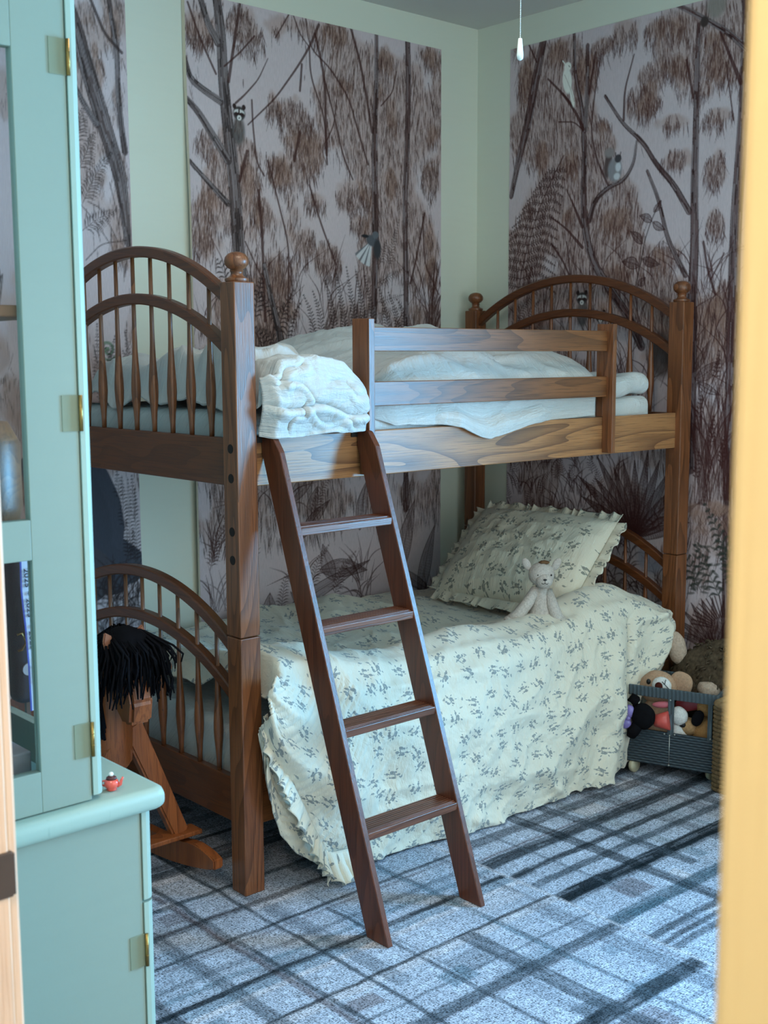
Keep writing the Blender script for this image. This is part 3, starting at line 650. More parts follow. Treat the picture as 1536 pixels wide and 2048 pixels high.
# birds and beasts
wt = srgb(244, 240, 230)[:3]
A.blobp(M((463, 430))[0], .023, .052, wt, 1, .15, -.15); A.blobp(M((490, 520))[0], .009, .04, wt, 1, .2, -.25); A.blobp(M((466, 356))[0], .018, .018, wt, 1, .15); A.line(M((455, 345), (440, 325)), .005, wt, 1)
A.line(M((472, 350), (476, 356)), .004, INKD); A.line(M((450, 400), (480, 470), (500, 540)), .002, WASH*.7)
A.blobp(M((682, 875))[0], .018, .058, srgb(96, 78, 76)[:3], 1, .25, .15); A.blobp(M((690, 815))[0], .024, .018, srgb(150, 140, 138)[:3], 1, .4)
A.blobp(M((718, 905))[0], .034, .046, srgb(150, 146, 150)[:3], 1, .2); A.blobp(M((735, 890))[0], .013, .018, srgb(218, 218, 222)[:3], 1, .3); A.blobp(M((728, 940))[0], .015, .013, srgb(214, 214, 218)[:3], 1, .3)
A.blobp(M((735, 845))[0], .016, .016, srgb(74, 70, 74)[:3], 1, .2); A.line(M((745, 830), (750, 812)), .005, INKD); A.line(M((722, 832), (722, 815)), .005, INKD)
A.blobp(M((1260, 20))[0], .04, .05, srgb(150, 140, 132)[:3], .9, .3); A.blobp(M((1195, 115))[0], .018, .02, srgb(70, 56, 52)[:3], 1, .25)
raccoon(A, Lw((1163, 597))[0], .028); raccoon(A, Lw((1200, 634))[0], .024, False)
A.blobp(Lw((1322, 710))[0], .05, .09, srgb(84, 70, 66)[:3], .9, .25)
A.blobp(Lw((1230, 1190))[0], .04, .06, srgb(132, 118, 104)[:3], .8, .3); A.blobp(Lw((1300, 1120))[0], .06, .05, srgb(170, 165, 178)[:3], .8, .3)
ART_RIGHT = A
MUR = attr_mat('printed_mural_paper', 'Col', .8, 'mural')
PIN = plain('steel_pin', srgb(190, 188, 180), .3, .6, .8)
def hang(A, wall, label, curl):
    root = empty('wall_mural', (1, YW-.004, MZ0) if wall == 'y' else (XW-.004, .34, MZ0), label, 'mural', 'printed forest murals pinned to the walls')
    u = A.u0+np.arange(A.nu)*A.c; z = A.z0+np.arange(A.nz)*A.c; U, Z = np.meshgrid(u, z, indexing='ij')
    off = .0012+.0016*fbm(U*3, Z*3, 4)
    if curl: 
        off = off+.02*np.exp(-(U-A.u0)/.022)*sst(2.6, 1.9, Z)
        A.img[:int(.012/A.c)+1] = np.array(srgb(196, 184, 158)[:3])
    rootz = (U, YW-off, Z) if wall == 'y' else (XW-off, U, Z)
    o = grid('paper_sheet', rootz[0]+0*U, rootz[1]+0*U, rootz[2], MUR, root)
    if wall == 'x': o.data.flip_normals()
    setcol(o, A.img)
    for u_ in (A.u0+.015, A.u1-.012):
        for z_ in (A.z1-.012,):
            c = (u_, YW-.004, z_) if wall == 'y' else (XW-.004, u_, z_)
            mb = MB(); mb.blob(c, (.0035, .0035, .0035), seg=8, ring=6); mb.build('push_pin', PIN, root, True)
hang(ART_BACK, 'y', 'tall sepia forest mural with a raccoon in a tree, behind the bunk bed', True)
hang(ART_SIDE, 'y', 'sepia forest mural strip beside the green cabinet, left of the bare wall gap', False)
hang(ART_RIGHT, 'x', 'red-brown forest mural with a white cockatoo and a squirrel behind the headboard', False)
# ------------------------------------------------------------------ rug
cx_, cy_ = .005, .005
gx = np.arange(-1.22, 2.095, cx_); gy = np.arange(-2.9, 1.13, cy_)
X, Y = np.meshgrid(gx, gy, indexing='ij')
base = np.array(srgb(184, 190, 204)[:3]); dk = np.array(srgb(22, 32, 38)[:3]); md = np.array(srgb(84, 94, 104)[:3]); tl = np.array(srgb(96, 122, 136)[:3]); pl = np.array(srgb(206, 200, 204)[:3]); br = np.array(srgb(104, 92, 96)[:3])
rug = np.tile(base, (len(gx), len(gy), 1))*(.78+.3*fbm(X*5, Y*5, 31)[..., None])
def tog(m, col, a): 
    global rug
    rug = rug*(1-(m*a)[..., None])+col*(m*a)[..., None]
wx = .004*(vn(Y*14, X*0+3, 5)-.5)*2; wy = .004*(vn(X*14, Y*0+7, 6)-.5)*2
def band(v, a, b, e=.004): return sst(a-e, a+e, v)*sst(b+e, b-e, v)
strk = lambda s: .78+.22*(vn(X*9, Y*160, s) > .38)           # streaks along x
strky = lambda s: .72+.28*(vn(X*160, Y*9, s) > .4)
r2 = np.random.RandomState(21)
def xb(y0, y1, x0, x1, col, a, sd=1): tog(band(Y+wy, y0, y1)*band(X+wx, x0, x1)*strk(sd), col, a)
def yb(x0, x1, y0, y1, col, a, sd=1): tog(band(X+wx, x0, x1)*band(Y+wy, y0, y1)*strky(sd), col, a)
S = .625
for k in range(84):      # quiet fine plaid
    y = r2.uniform(-2.9, 1.1); w = r2.choice([.006, .01, .02, .04]); z0, z1 = (S, 2.1) if r2.rand() < .5 else (-1.3, S); xb(y, y+w, z0, z1, [md, tl, br, pl, dk][r2.randint(5)], r2.uniform(.3, .75), k)
for k in range(80):
    x = r2.uniform(-1.2, 2.05); w = r2.choice([.006, .01, .02, .05]); y0 = r2.uniform(-2.9, .6); yb(x, x+w, y0, y0+r2.uniform(.5, 1.6), [md, tl, br, pl, md][r2.randint(5)], r2.uniform(.3, .7), k+50)
for k in range(260):     # pale and dusky blocks
    x, y = r2.uniform(-1.2, 2), r2.uniform(-2.9, 1); w, h = r2.uniform(.04, .2), r2.uniform(.03, .1); tog(band(X+wx, x, x+w)*band(Y+wy, y, y+h), [pl, pl*1.08, tl, br, md][r2.randint(5)], r2.uniform(.25, .7))
for (y0, y1, c, a) in [(-.33, -.278, dk, .85), (-.42, -.392, dk, .85), (-.502, -.470, md*.8, .85), (-.615, -.558, dk, .95), (-.20, -.15, dk, .6), (-.09, -.055, dk, .6), (.0, .04, md, .7), (.1, .17, dk, .7), (-.795, -.742, tl*.6, .85), (-.97, -.945, dk, .75), (-.935, -.915, dk, .7), (-.90, -.872, md*.6, .8), (-1.18, -1.10, dk, .8), (-1.32, -1.28, md, .8), (-1.6, -1.5, dk, .8)]:
    xb(y0, y1, S, 2.1, c, a, int(abs(y0)*99))
for (y0, y1, c, a) in [(-.392, -.37, dk, .9), (-.56, -.547, dk, .85), (-.185, -.17, dk, .8), (-.803, -.762, md*.7, .8), (-1.062, -1.012, dk, .85), (-.06, -.03, dk, .6), (.08, .1, dk, .7), (-.70, -.69, md, .7), (-.29, -.27, md, .5), (-1.3, -1.22, md*.7, .8), (-1.5, -1.46, dk, .8), (.25, .3, dk, .7), (.42, .44, dk, .8)]:
    xb(y0, y1, -1.3, S, c, a, int(abs(y0)*88))
for (x0, x1, y0, y1, c, a) in [(.942, .992, -1.0, 1.1, dk, .7), (1.085, 1.128, -.7, 1.1, md*.6, .7), (.80, .815, -1.1, .2, md, .5), (1.3, 1.36, -1.0, .5, dk, .45), (1.55, 1.6, -1.4, .6, md*.7, .6), (.26, .318, -1.6, -.56, md*.6, .75), (.118, .132, -1.2, -.2, md*.6, .8), (-.045, -.03, -1.0, .4, md*.6, .8), (-.172, -.155, -1.0, .4, md*.5, .8), (-.33, -.29, -.9, .5, md*.7, .6), (.40, .412, -1.5, .0, md, .6), (.52, .56, -1.4, -.56, md, .45), (-.5, -.47, -1, .6, dk, .6)]:
    yb(x0, x1, y0, y1, c, a, int(abs(x0)*77))
tog(band(X+wx, S-.004, S+.008), pl, .6)
rug *= (.86+.28*vn(X*30, Y*150, 77)*vn(X*150, Y*30, 78)*2)[..., None]
rg = empty('rug', (.4, -.9, -.012), 'large grey-blue distressed plaid rug covering the floor under the bunk bed', 'rug')
o = grid('rug_pile', X, Y, -.0008+.0012*fbm(X*9, Y*9, 2), attr_mat('plaid_rug', 'Col', .95, 'rug'), rg)
setcol(o, np.clip(rug, 0, 1)); 
MB().box(gx[0], gx[-1], gy[0], gy[-1], -.0115, -.0035).build('rug_backing', plain('jute_backing', srgb(70, 66, 62), .9), rg)
# ------------------------------------------------------------------ bunk bed
bed = empty('bunk_bed', (L/2, W/2, 0), 'dark-stained oak twin bunk bed with arched spindle ends and ball finials', 'bunk bed')
def post(x, y, z0, z1, bev=.003): return MB().box(x, x+P, y, y+P, z0, z1, bev).build('post', OAKZ, bed)
FIN = [(.001, .078), (.012, .0765), (.023, .072), (.0305, .063), (.0325, .054), (.031, .045), (.024, .0365), (.0175, .033), (.0165, .031), (.0185, .029), (.0165, .0265), (.0155, .022), (.0175, .016), (.024, .0115), (.031, .009), (.0315, .004), (.029, 0)]
for x in (0, L-P):
    for y in (0, W-P):
        post(x, y, -.0, J-.0012); post(x, y, J+.0012, H)
        autosmooth(MB().lathe([(max(r, .0005), z) for r, z in FIN[::-1]], (x+P/2, y+P/2, H), 28).build('finial', OAKZ, bed))
def spind(z0, zt, y, x):
    pr = [(.0072, 0), (.0078, .03), (.0098, .06), (.0128, .09), (.0142, .115), (.0138, .14), (.0116, .175), (.0092, .21), (.0075, .25), (.0064, .30)]
    pr = [(r, z0+z) for r, z in pr if z0+z < zt-.02]+[(.0058, zt)]
    return MB().lathe(pr, (x, y, 0), 14).build('spindle', OAKZ, bed, True)
RA = .87; yc = W/2
def ztop(y, pk, R): return pk-R+math.sqrt(max(0, R*R-(y-yc)**2))
for xe, sgn in ((P/2, 1), (L-P/2, -1)):
    for dz in (0, -.945):
        MB().box(xe-.0125, xe+.0125, P-.001, W-P+.001, 1.131+dz, 1.2595+dz, .003).build('end_rail', OAKY, bed)
        for pk in (1.7942+dz, 1.6595+dz):
            ys = np.linspace(P-.001, W-P+.001, 49); a = [(y, ztop(y, pk, RA)) for y in ys]; b = [(y, ztop(y, pk-.031, RA-.006)-.004*abs((y-yc)/.5)) for y in ys]
            V = []; F = []; n = len(ys); c = .004; x0, x1 = xe-.0155, xe+.0155
            for (y, t), (_, bt) in zip(a, b): V += [(x0, y, bt+c), (x0+c, y, bt), (x1-c, y, bt), (x1, y, bt+c), (x1, y, t-c), (x1-c, y, t), (x0+c, y, t), (x0, y, t-c)]
            for i in range(n-1):
                for k in range(8): F.append((i*8+k, i*8+(k+1) % 8, i*8+8+(k+1) % 8, i*8+8+k))
            F += [tuple(range(7, -1, -1)), tuple((n-1)*8+k for k in range(8))]
            o = mesh('arch_rail', V, F, OAKY, bed); autosmooth(o, 35)
        for k in range(9):
            y = P+(W-2*P)*(k+1)/10; spind(1.2585+dz, ztop(y, 1.7942+dz, RA)-.02, y, xe)
for dz, m_ in ((0, OAKXF), (-.945, OAKX)):
    MB().box(P-.002, L-P+.002-.0, .0237, .0487, 1.1299+dz, 1.2608+dz, .0025).build('side_rail', m_, bed)
    MB().box(P-.002, L-P+.002, W-.0487, W-.0237, 1.1299+dz, 1.2608+dz, .0025).build('side_rail', m_, bed)
    for k in range(10): MB().box(P+.09+k*.19, P+.16+k*.19, .05, W-.05, 1.145+dz, 1.16+dz).build('bed_slat', OAKY, bed)
for x0, x1 in ((.4425, .4655), (1.557, 1.5765)):
    m = MB().box(x0, x1, -.020, .0225, 1.1365, 1.581, .002)
    m.box(x0, x1, .0225, .052, 1.262, 1.5815, .0015); m.build('guard_upright', OAKZ, bed)
for z0, z1 in ((1.4885, 1.558), (1.3318, 1.402)): MB().box(.4655, 1.557, .006, .0255, z0, z1, .002).build('guard_slat', OAKX, bed)
for z in (1.2337, 1.155, 1.0122, .9355):
    MB().lathe([(.0125, -.001), (.0125, .0006)], (0, .030, z), 20, Matrix.Rotation(-PI/2, 3, 'Y')).build('bolt_hole_disc', DARK, bed)  # flat dark discs on the post; the holes' shade is put into the colour
# ladder
lad = empty('ladder', (.26, -.44, 0), 'dark oak ladder with four grooved rungs leaning on the upper bunk rail', 'ladder')
Yl = lambda z: -.480+.344*z      # front edge of the stringers
for x0, x1, dx in ((.0945, .1095, -.001), (.4315, .4425, -.0)):
    x1 = x0+.018
    dpt = .082
    pts = [(Yl(0), .0), (Yl(0)+dpt, .0), (Yl(1.16)+dpt-.0, 1.16), (.021, 1.262), (.008, 1.2685), (Yl(1.262)+.018, 1.2685), (Yl(1.235)+.002, 1.235)]
    pts = [(Yl(0), .0), (Yl(0)+dpt, .0), (.0212, (.0212-dpt+.480)/.344), (.0212, 1.264), (-.006, 1.270), (-.030, 1.262), (Yl(1.225), 1.225)]
    Mx = Matrix(((0, 0, 1, x0), (1, 0, 0, 0), (0, 1, 0, 0), (0, 0, 0, 1)))
    m = MB().prism(pts, Mx, x1-x0)
    bmesh.ops.bevel(m.bm, geom=list(m.bm.edges), offset=.002, segments=1, affect='EDGES')
    m.build('stringer', LAD, lad)
for z in (1.020, .766, .512, .262):
    y0 = Yl(z)+.004
    m = MB().box(.111, .4325, y0+.004, y0+.078, z-.013, z+.008, .002)
    for k in range(7): m.box(.113, .4305, y0+.0095+k*.0098, y0+.0145+k*.0098, z+.0075, z+.0105)
    m.box(.111, .4325, y0-.002, y0+.008, z-.0135, z+.007, .002)
    m.build('rung', LADX, lad)
for x in (.1035, .4405): MB().box(x-.032, x+.006, -.004, .053, 1.2625, 1.2655).box(x-.030, x+.004, .0495, .053, 1.235, 1.2655).box(x-.0305, x+.0, .018, .0225, 1.246, 1.2655).build('hook', plain('black_iron', srgb(18, 18, 18), .5), lad)
# ------------------------------------------------------------------ bedding
def rounded(name, x0, x1, y0, y1, z0, z1, r, mat, parent=None, noise=.004, n=(60, 40, 12), seed=3):
    m = MB().box(x0, x1, y0, y1, z0, z1, r, seg=5); bmesh.ops.subdivide_edges(m.bm, edges=[e for e in m.bm.edges if e.calc_length() > .2], cuts=20, use_grid_fill=True)
    rr = random.Random(seed)
    for v in m.bm.verts:
        p = v.co; v.co += Vector((0, 0, 1))*noise*math.sin(p.x*23+p.y*9)*math.sin(p.y*17-p.x*5)+Vector((math.sin(p.y*70+p.z*9), math.sin(p.x*55+p.z*12), 0))*noise*.5
    o = m.build(name, mat, parent, True)
    me = o.data; l = me.uv_layers.new(name='UVMap')
    for lp in me.loops:
        c = me.vertices[lp.vertex_index].co; l.data[lp.index].uv = (c.x+c.y*.3, c.y+c.z)
    return o
tag(rounded('mattress', .078, 1.885, .056, 1.06, 1.163, 1.325, .03, WHITE), 'white sheeted mattress on the upper bunk', 'mattress')
PLEAT = plain('pale_blue_sheet', srgb(206, 212, 226), .85)
tag(rounded('mattress', .078, 1.975, .062, 1.06, .218, .43, .03, WHITE, noise=.006, seed=8), 'white sheeted mattress on the lower bunk, seen through the foot spindles', 'mattress')
# upper duvet
nx, nt = 420, 260
xs = np.linspace(.074, 1.53, nx); T = np.linspace(0, 1, nt)
Xg, Tg = np.meshgrid(xs, T, indexing='ij')
def Hup(x, y):
    h = 1.345+.004*np.sin(x*9)
    heap = sst(.455, .33, x+.10*sst(.25, .6, y)*-1)
    h = h+heap*(.095+.045*gs(x, y, .12, .32, .2, .22)-.05*sst(.75, 1.05, y))
    h = h+.105*gs(x, y, .92, .80, .30, .27)+.04*gs(x, y, 1.1, .7, .2, .2)
    Mx_ = np.interp(x, [.48, .56, .64, .74, .9, 1.02, 1.12, 1.24, 1.45, 1.53], [0, .03, .085, .118, .128, .135, .105, .14, .12, .10])
    h = h+Mx_*sst(-.03, .17, y)*(1-.55*sst(.35, .75, y))
    h = h+.05*sst(.95, 1.12, x)*sst(.06, .5, y)*(1-.5*sst(.55, .95, y))*(1-.30*sst(1.3, 1.6, x))+.035*gs(x, y, 1.05, .36, .10, .16)+.03*gs(x, y, 1.42, .45, .08, .2)
    return h
ybk = 1.07
yfr = np.interp(xs, [.074, .10, .30, .40, .435, .46, .50, .60, 1.5], [.01, -.022, -.03, -.028, .0, .06, .066, .046, .040])
zbt = np.interp(xs, [.074, .1, .2, .3, .41, .435, .5, .60, .78, .85, .93, .976, 1.05, 1.15, 1.25, 1.4, 1.53], [1.262, 1.256, 1.258, 1.263, 1.262, 1.29, 1.30, 1.266, 1.262, 1.25, 1.222, 1.211, 1.226, 1.245, 1.256, 1.262, 1.265])
ovr = np.interp(xs, [.074, .76, .84, 1.2, 1.3, 1.53], [0, 0, 1, 1, 0, 0])
top = np.clip(Tg/.62, 0, 1); sd = np.clip((Tg-.62)/.38, 0, 1)
Yg = ybk+(yfr[:, None]-ybk)*top
Zt = Hup(Xg, np.clip(Yg, .02, 1.2)); Zfront = Zt[:, int(nt*.62)][:, None]
Zg = np.where(sd > 0, Zfront+(zbt[:, None]-Zfront)*sd, Zt)
heapm = sst(.44, .40, Xg)
Yg = Yg-heapm*.022*np.sin(PI*np.clip(sd*1.1, 0, 1))-(1-heapm)*.010*np.sin(PI*sd)*0
Yg = np.where((ovr[:, None] > 0), Yg+(.010-Yg)*ovr[:, None]*sst(.62, .85, sd), Yg)
Zg = Zg-.045*sst(.12, 0, (ybk-Yg))
for _ in range(10):
    Zg[:, 1:-1] = .25*Zg[:, :-2]+.5*Zg[:, 1:-1]+.25*Zg[:, 2:]; Yg[:, 1:-1] = .25*Yg[:, :-2]+.5*Yg[:, 1:-1]+.25*Yg[:, 2:]
ftu = sst(.125, .076, Xg)*(1-sst(.0, .2, sd)); Zg = Zg*(1-ftu)+(1.318+.022*vn(Yg*11, Yg*0, 14))*ftu
# folds
a_, b_ = Xg, Yg-(Zg-1.3)*sst(.2, 0, Yg)
wr = ridge(a_*5+2.2*fbm(a_*3, b_*3, 61), b_*7+2*fbm(a_*3, b_*4, 62), 40, 2.5)*.016+ridge(a_*13+3*fbm(a_*4, b_*4, 71), b_*9, 41, 2)*.007+(fbm(a_*30, b_*22, 43)-.5)*.006
dia = ridge((a_*.55+b_*1.0)*11+1.2*fbm(a_*4, b_*4, 15), (a_-b_)*2.2, 47, 2.5)*.021
wr = wr*(.6+.9*heapm)+dia*(1-heapm)
fold = gs(0*a_+(b_+.55*(a_-.25)), 0*a_, .03, 0, .018, 1)*.018*heapm
Zg += (wr+fold)*(1-sd*.8)*sst(0, .03, Xg-.074+.02); Yg -= np.where(ovr[:, None]*sd > .4, wr*.12, (wr+fold*.8)*sd*np.where(Xg < .44, .95, .25))*sst(1, .9, np.where(Xg < .44, 0, sd)*.9)
def crs(x0, z0, x1, z1, w, dep):
    dx, dz = x1-x0, z1-z0; l = math.hypot(dx, dz); t = ((Xg-x0)*dx+(Zg-z0)*dz)/l/l; dd = ((Xg-x0)*dz-(Zg-z0)*dx)/l
    dd = dd+.010*np.sin(t*9+x0*40)
    return (-dep*np.exp(-(dd/w)**2)+dep*.75*np.exp(-((dd-w*1.9)/(w*1.5))**2))*sst(-.08, .12, t)*sst(1.08, .88, t)
sdm = sst(0, .12, sd)*sst(1, .93, sd)*(Xg < .44)
fr = crs(.09, 1.352, .42, 1.318, .008, .022)+crs(.10, 1.43, .26, 1.345, .006, .012)+crs(.20, 1.32, .38, 1.285, .006, .012)+crs(.13, 1.29, .19, 1.35, .006, .010)+crs(.27, 1.42, .40, 1.36, .010, .009)+crs(.09, 1.40, .20, 1.47, .008, .010)
Yg -= fr*sdm
Zg += gs(Xg, Yg, .30, .05, .05, .2)*0
tp_ = (sd <= 0)*heapm
lump = gs(Xg, Yg, .92, .78, .42, .35)*(sd <= 0)
Zg += lump*(ridge((Xg*.9+Yg*.5)*5+1.2*fbm(Xg*3, Yg*3, 5), Yg*2.2-Xg, 66, 2)*.022+ridge((Xg-Yg*.8)*9+1.5*fbm(Xg*4, Yg*4, 6), Yg*4, 67, 2)*.010)
Zg += (.016*np.sin((Yg*1.0+Xg*.5)*21+1.5*np.sin(Xg*11))+.012*np.sin((Yg*.6-Xg)*31+Yg*7))*tp_*sst(.02, .12, Yg)
Zg = np.where((Xg > .44) & (sd > 0), np.minimum(Zg, 1.5), Zg)
Xo = Xg-.0*sd+.006*(fbm(Yg*8, Zg*8, 9)-.5)*2*sst(.09, .12, Xg)
# front of the foot heap tapers in over the side face; keep it clear of the guard post
up = grid('duvet', Xo, Yg, Zg, WHITE, None, np.stack([Xg, np.cumsum(np.r_[np.zeros((1, nt)), np.zeros((nx-1, nt))], 0)+Tg*1.35], -1), .006, offs=-1)
tag(up, 'rumpled white duvet heaped on the upper bunk, its corner hanging over the rail', 'duvet')
# second loose fold of the duvet lying on the heap
def pillow(name, c, sx, sy, sz, M, mat, label=None, cat=None, parent=None, wr=.006, seed=1, n=60, pinch=.25, uvs=1):
    u = np.linspace(-1, 1, n); U, Vv = np.meshgrid(u, u, indexing='ij'); out = []
    o = None; Vs = []; Fs = []; UVs = []
    for side in (1, -1):
        prof = ((1-np.abs(U)**2.6)*(1-np.abs(Vv)**2.6)).clip(0)**.45
        px = U*(1-pinch*.25*(1-np.abs(U))*0-.06*np.abs(Vv)**0*(1-Vv**2)*pinch); py = Vv*(1-.06*(1-U**2)*pinch)
        ww = wr*(ridge(U*2.6+fbm(U*2, Vv*2, seed), Vv*3.1, seed+3, 2)-.4+ridge(U*6, Vv*5+2*fbm(U*3, Vv*3, seed+9), seed+5, 2)*.6)*prof
        Pz = side*(prof*sz+ww)
        base = len(Vs)
        pts = np.stack([px*sx, py*sy, Pz], -1).reshape(-1, 3); Vs += [tuple(c_) for c_ in pts]
        UVs += [(a*uvs, b*uvs) for a, b in zip((U*sx+side*3.1).ravel(), (Vv*sy).ravel())]
        idx = np.arange(n*n).reshape(n, n)+base
        q = np.stack([idx[:-1, :-1], idx[1:, :-1], idx[1:, 1:], idx[:-1, 1:]], -1).reshape(-1, 4)
        if side < 0: q = q[:, ::-1]
        Fs += [tuple(int(k) for k in f) for f in q]
    R = Matrix.Translation(c) @ M.to_4x4()
    Vs = [R @ Vector(v) for v in Vs]
    o = mesh(name, Vs, Fs, mat, parent, True, UVs)
    if label: tag(o, label, cat)
    return o
tag(rounded('pillow', 1.545, 1.885, .052, .64, 1.3275, 1.404, .034, WHITE, noise=.010, seed=5), 'white pillow lying flat at the head end of the upper bunk', 'pillow')
# lower duvet
nx, nt = 560, 330
A1 = np.linspace(0, 1, nx); Xt = .086+A1*(1.905-.086)
T = np.linspace(0, 1, nt); Ag, Tg = np.meshgrid(A1, T, indexing='ij'); Xg = np.repeat(Xt[:, None], nt, 1)
topf = .52; top = np.clip(Tg/topf, 0, 1); sd = np.clip((Tg-topf)/(1-topf), 0, 1)
yfr = np.interp(Xt, [.08, .2, .5, 1.2, 1.7, 1.9], [-.002, .0, .004, .002, .0, .012])
def Hlo(x, y):
    h = .487+.035*sst(.7, .15, x)+.015*np.sin(x*5+y*3)
    h = h+.075*np.exp(-((y-.10)/.13)**2)*(1-.35*sst(1.6, 1.9, x))
    h = h+.05*gs(x, y, 1.72, .13, .2, .12)+.045*gs(x, y, 1.0, .85, .18, .2)-.02*gs(x, y, 1.3, .4, .3, .15)+.03*gs(x, y, .9, .15, .2, .1)
    h = h+.05*sst(.35, .1, x)*sst(1.0, .3, y)
    return h
Yg = 1.05+(yfr[:, None]-1.05)*top; Zt = Hlo(Xg, np.clip(Yg, .03, 1.2))
k0 = int(np.argmin(abs(T-topf))); Zf = Zt[:, k0][:, None]-.0
zb = np.interp(Xt, [.086, .10, .125, .16, .21, .27, .45, 1.5, 1.62, 1.70, 1.78, 1.86, 1.905], [.40, .27, .17, .10, .05, .016, .008, .008, .03, .10, .18, .27, .33])
yb_ = np.interp(Xt, [.086, .2, .3, .45, .8, 1.04, 1.45, 1.62, 1.9], [-.012, -.035, -.05, -.035, -.085, -.10, -.088, -.05, -.012])
sde = sd
Zg = np.where(sd > 0, Zf+(zb[:, None]-Zf)*sde, Zt)
Yg = np.where(sd > 0, yfr[:, None]+(yb_[:, None]-yfr[:, None])*sde**.8-.03*np.sin(PI*np.clip(sde*1.05, 0, 1)), Yg)
Xg2 = Xg-.048*sst(.22, .086, Xg)*sst(0, .3, sd)-.05*sst(1.5, 1.9, Xg)*sst(.3, 1, sd)
# foot end hangs down behind the spindles
ft = sst(.125, .086, Xg)*(1-sst(0, .12, sd)); Zg = Zg-ft*(.05+.055*vn(Yg*9, Yg*0, 4))
hem = .012*np.sin(Xg*46)*sst(.93, 1, sd)*sst(1.0, 1.3, Xg); Zg += np.abs(hem)
for _ in range(14):
    Zg[:, 1:-1] = .25*Zg[:, :-2]+.5*Zg[:, 1:-1]+.25*Zg[:, 2:]; Yg[:, 1:-1] = .25*Yg[:, :-2]+.5*Yg[:, 1:-1]+.25*Yg[:, 2:]
s_ = Tg*1.6
w1_ = ridge((Xg*.55-s_*.42)*7+1.3*fbm(Xg*2.5, s_*2.5, 81), (Xg+s_)*2.2, 82, 2.4)*.020
w2 = ridge(Xg*4+1.5*fbm(Xg*3, s_*3, 84), s_*8, 85, 2.2)*.009+ridge((Xg+s_*.6)*13+2*fbm(Xg*4, s_*4, 92), s_*6, 93, 2)*.006
w3 = (fbm(Xg*26, s_*20, 86)-.5)*.007
side_run = ridge((Xg*1.0-sd*.25)*8.5+.8*fbm(Xg*3, sd*2, 90), sd*1.1, 91, 2.5)*.022*sst(.25, .8, sd)*sst(.35, .7, Xg)*sst(1.75, 1.5, Xg)*.4
crease = -.034*np.exp(-((Xg-1.70+.22*sd)/.018)**2)*sst(.02, .2, sd)+.034*np.exp(-((Xg-1.60+.2*sd)/.05)**2)*sst(.02, .3, sd)
bul = .035*gs(Xg, sd, 1.82, .32, .07, .24)
D = w1_+w2+w3
Zg += D*(1-sd)*1.0; pq = (Xg-.30)*.82+(sd*.55-.42)*.57
pleat = .0022*np.sin(pq*430+2*np.sin(pq*60))*sst(.52, .30, Xg+.12*sd)*sst(.02, .1, sd)
roll = .016*np.sin((Xg*.9-sd*.33)*17+2.5*fbm(Xg*2, sd*2, 55))*sst(.75, .2, Xg)*sst(.95, .5, sd)
D = D*1.45
Yg -= (D*.95+side_run*1.3+crease+bul+pleat+roll)*sst(0, .12, sd)
Zg = np.maximum(Zg, .006)
Yg = np.where((Xg2 < .075) & (sd > 0), np.minimum(Yg, -.008), Yg)
UV = np.stack([Xg2, -s_], -1)
dv = grid('duvet', Xg2, Yg, Zg, FLORAL, None, UV, .006, offs=-1)
tag(dv, 'cream floral sprigged duvet on the lower bunk hanging down to the rug', 'duvet')
# gathered ruffle on the duvet
def ribbon(name, path, outv, wid, mat, parent, amp=.012, waves=18, nb=9, uvo=0, seg=240, edge_amp=None):
    path = np.array(path, float); d = np.r_[0, np.cumsum(np.linalg.norm(np.diff(path, axis=0), axis=1))]; t = np.linspace(0, d[-1], seg)
    p = np.stack([np.interp(t, d, path[:, k]) for k in range(3)], -1)
    for _ in range(12): p[1:-1] = .25*p[:-2]+.5*p[1:-1]+.25*p[2:]
    tn = np.gradient(p, axis=0); tn /= np.linalg.norm(tn, axis=1)[:, None]+1e-9
    outv = np.array(outv, float); outv = outv if outv.ndim == 2 else np.tile(outv, (len(path), 1))
    ov = np.stack([np.interp(t, d, outv[:, k]) for k in range(3)], -1); ov /= np.linalg.norm(ov, axis=1)[:, None]
    wd = np.interp(t, d, wid) if hasattr(wid, '__len__') else np.full(seg, wid)
    nn = np.cross(tn, ov); nn /= np.linalg.norm(nn, axis=1)[:, None]+1e-9
    b = np.linspace(0, 1, nb); ph = 2*PI*waves*t/d[-1]+2.2*np.sin(t*31)+1.1*np.sin(t*57+1)
    amp_ = np.interp(t, d, amp) if hasattr(amp, '__len__') else np.full(seg, amp)
    G_ = p[:, None, :]+ov[:, None, :]*(wd[:, None]*b[None])[..., None]+nn[:, None, :]*((amp_*np.sin(ph))[:, None]*b[None]**1.1)[..., None]+tn[:, None, :]*(.5*amp_*np.cos(ph))[:, None, None]*b[None, :, None]
    Uv = np.stack([np.repeat(t[:, None]*1.3+uvo, nb, 1), np.repeat((b*.05)[None], seg, 0)], -1)
    return grid(name, G_[..., 0], G_[..., 1], G_[..., 2], mat, parent, Uv, .0025, offs=0)
rp_ = [(.062, -.030, .515), (.060, -.048, .455), (.110, -.066, .33), (.168, -.078, .20), (.205, -.085, .12), (.225, -.088, .075)]
ribbon('ruffle', rp_, [(-.6, -.35, -.05), (-.8, -.3, -.25), (-.75, -.3, -.5), (-.7, -.3, -.6), (-.45, -.35, -.8), (-.2, -.5, -.8)], [.02, .045, .05, .055, .06, .075], FLORAL, dv, [.003, .007, .009, .011, .014, .016], 13, 10)
rq = [(.200, -.080, .11), (.235, -.090, .09), (.285, -.090, .085), (.335, -.082, .075)]
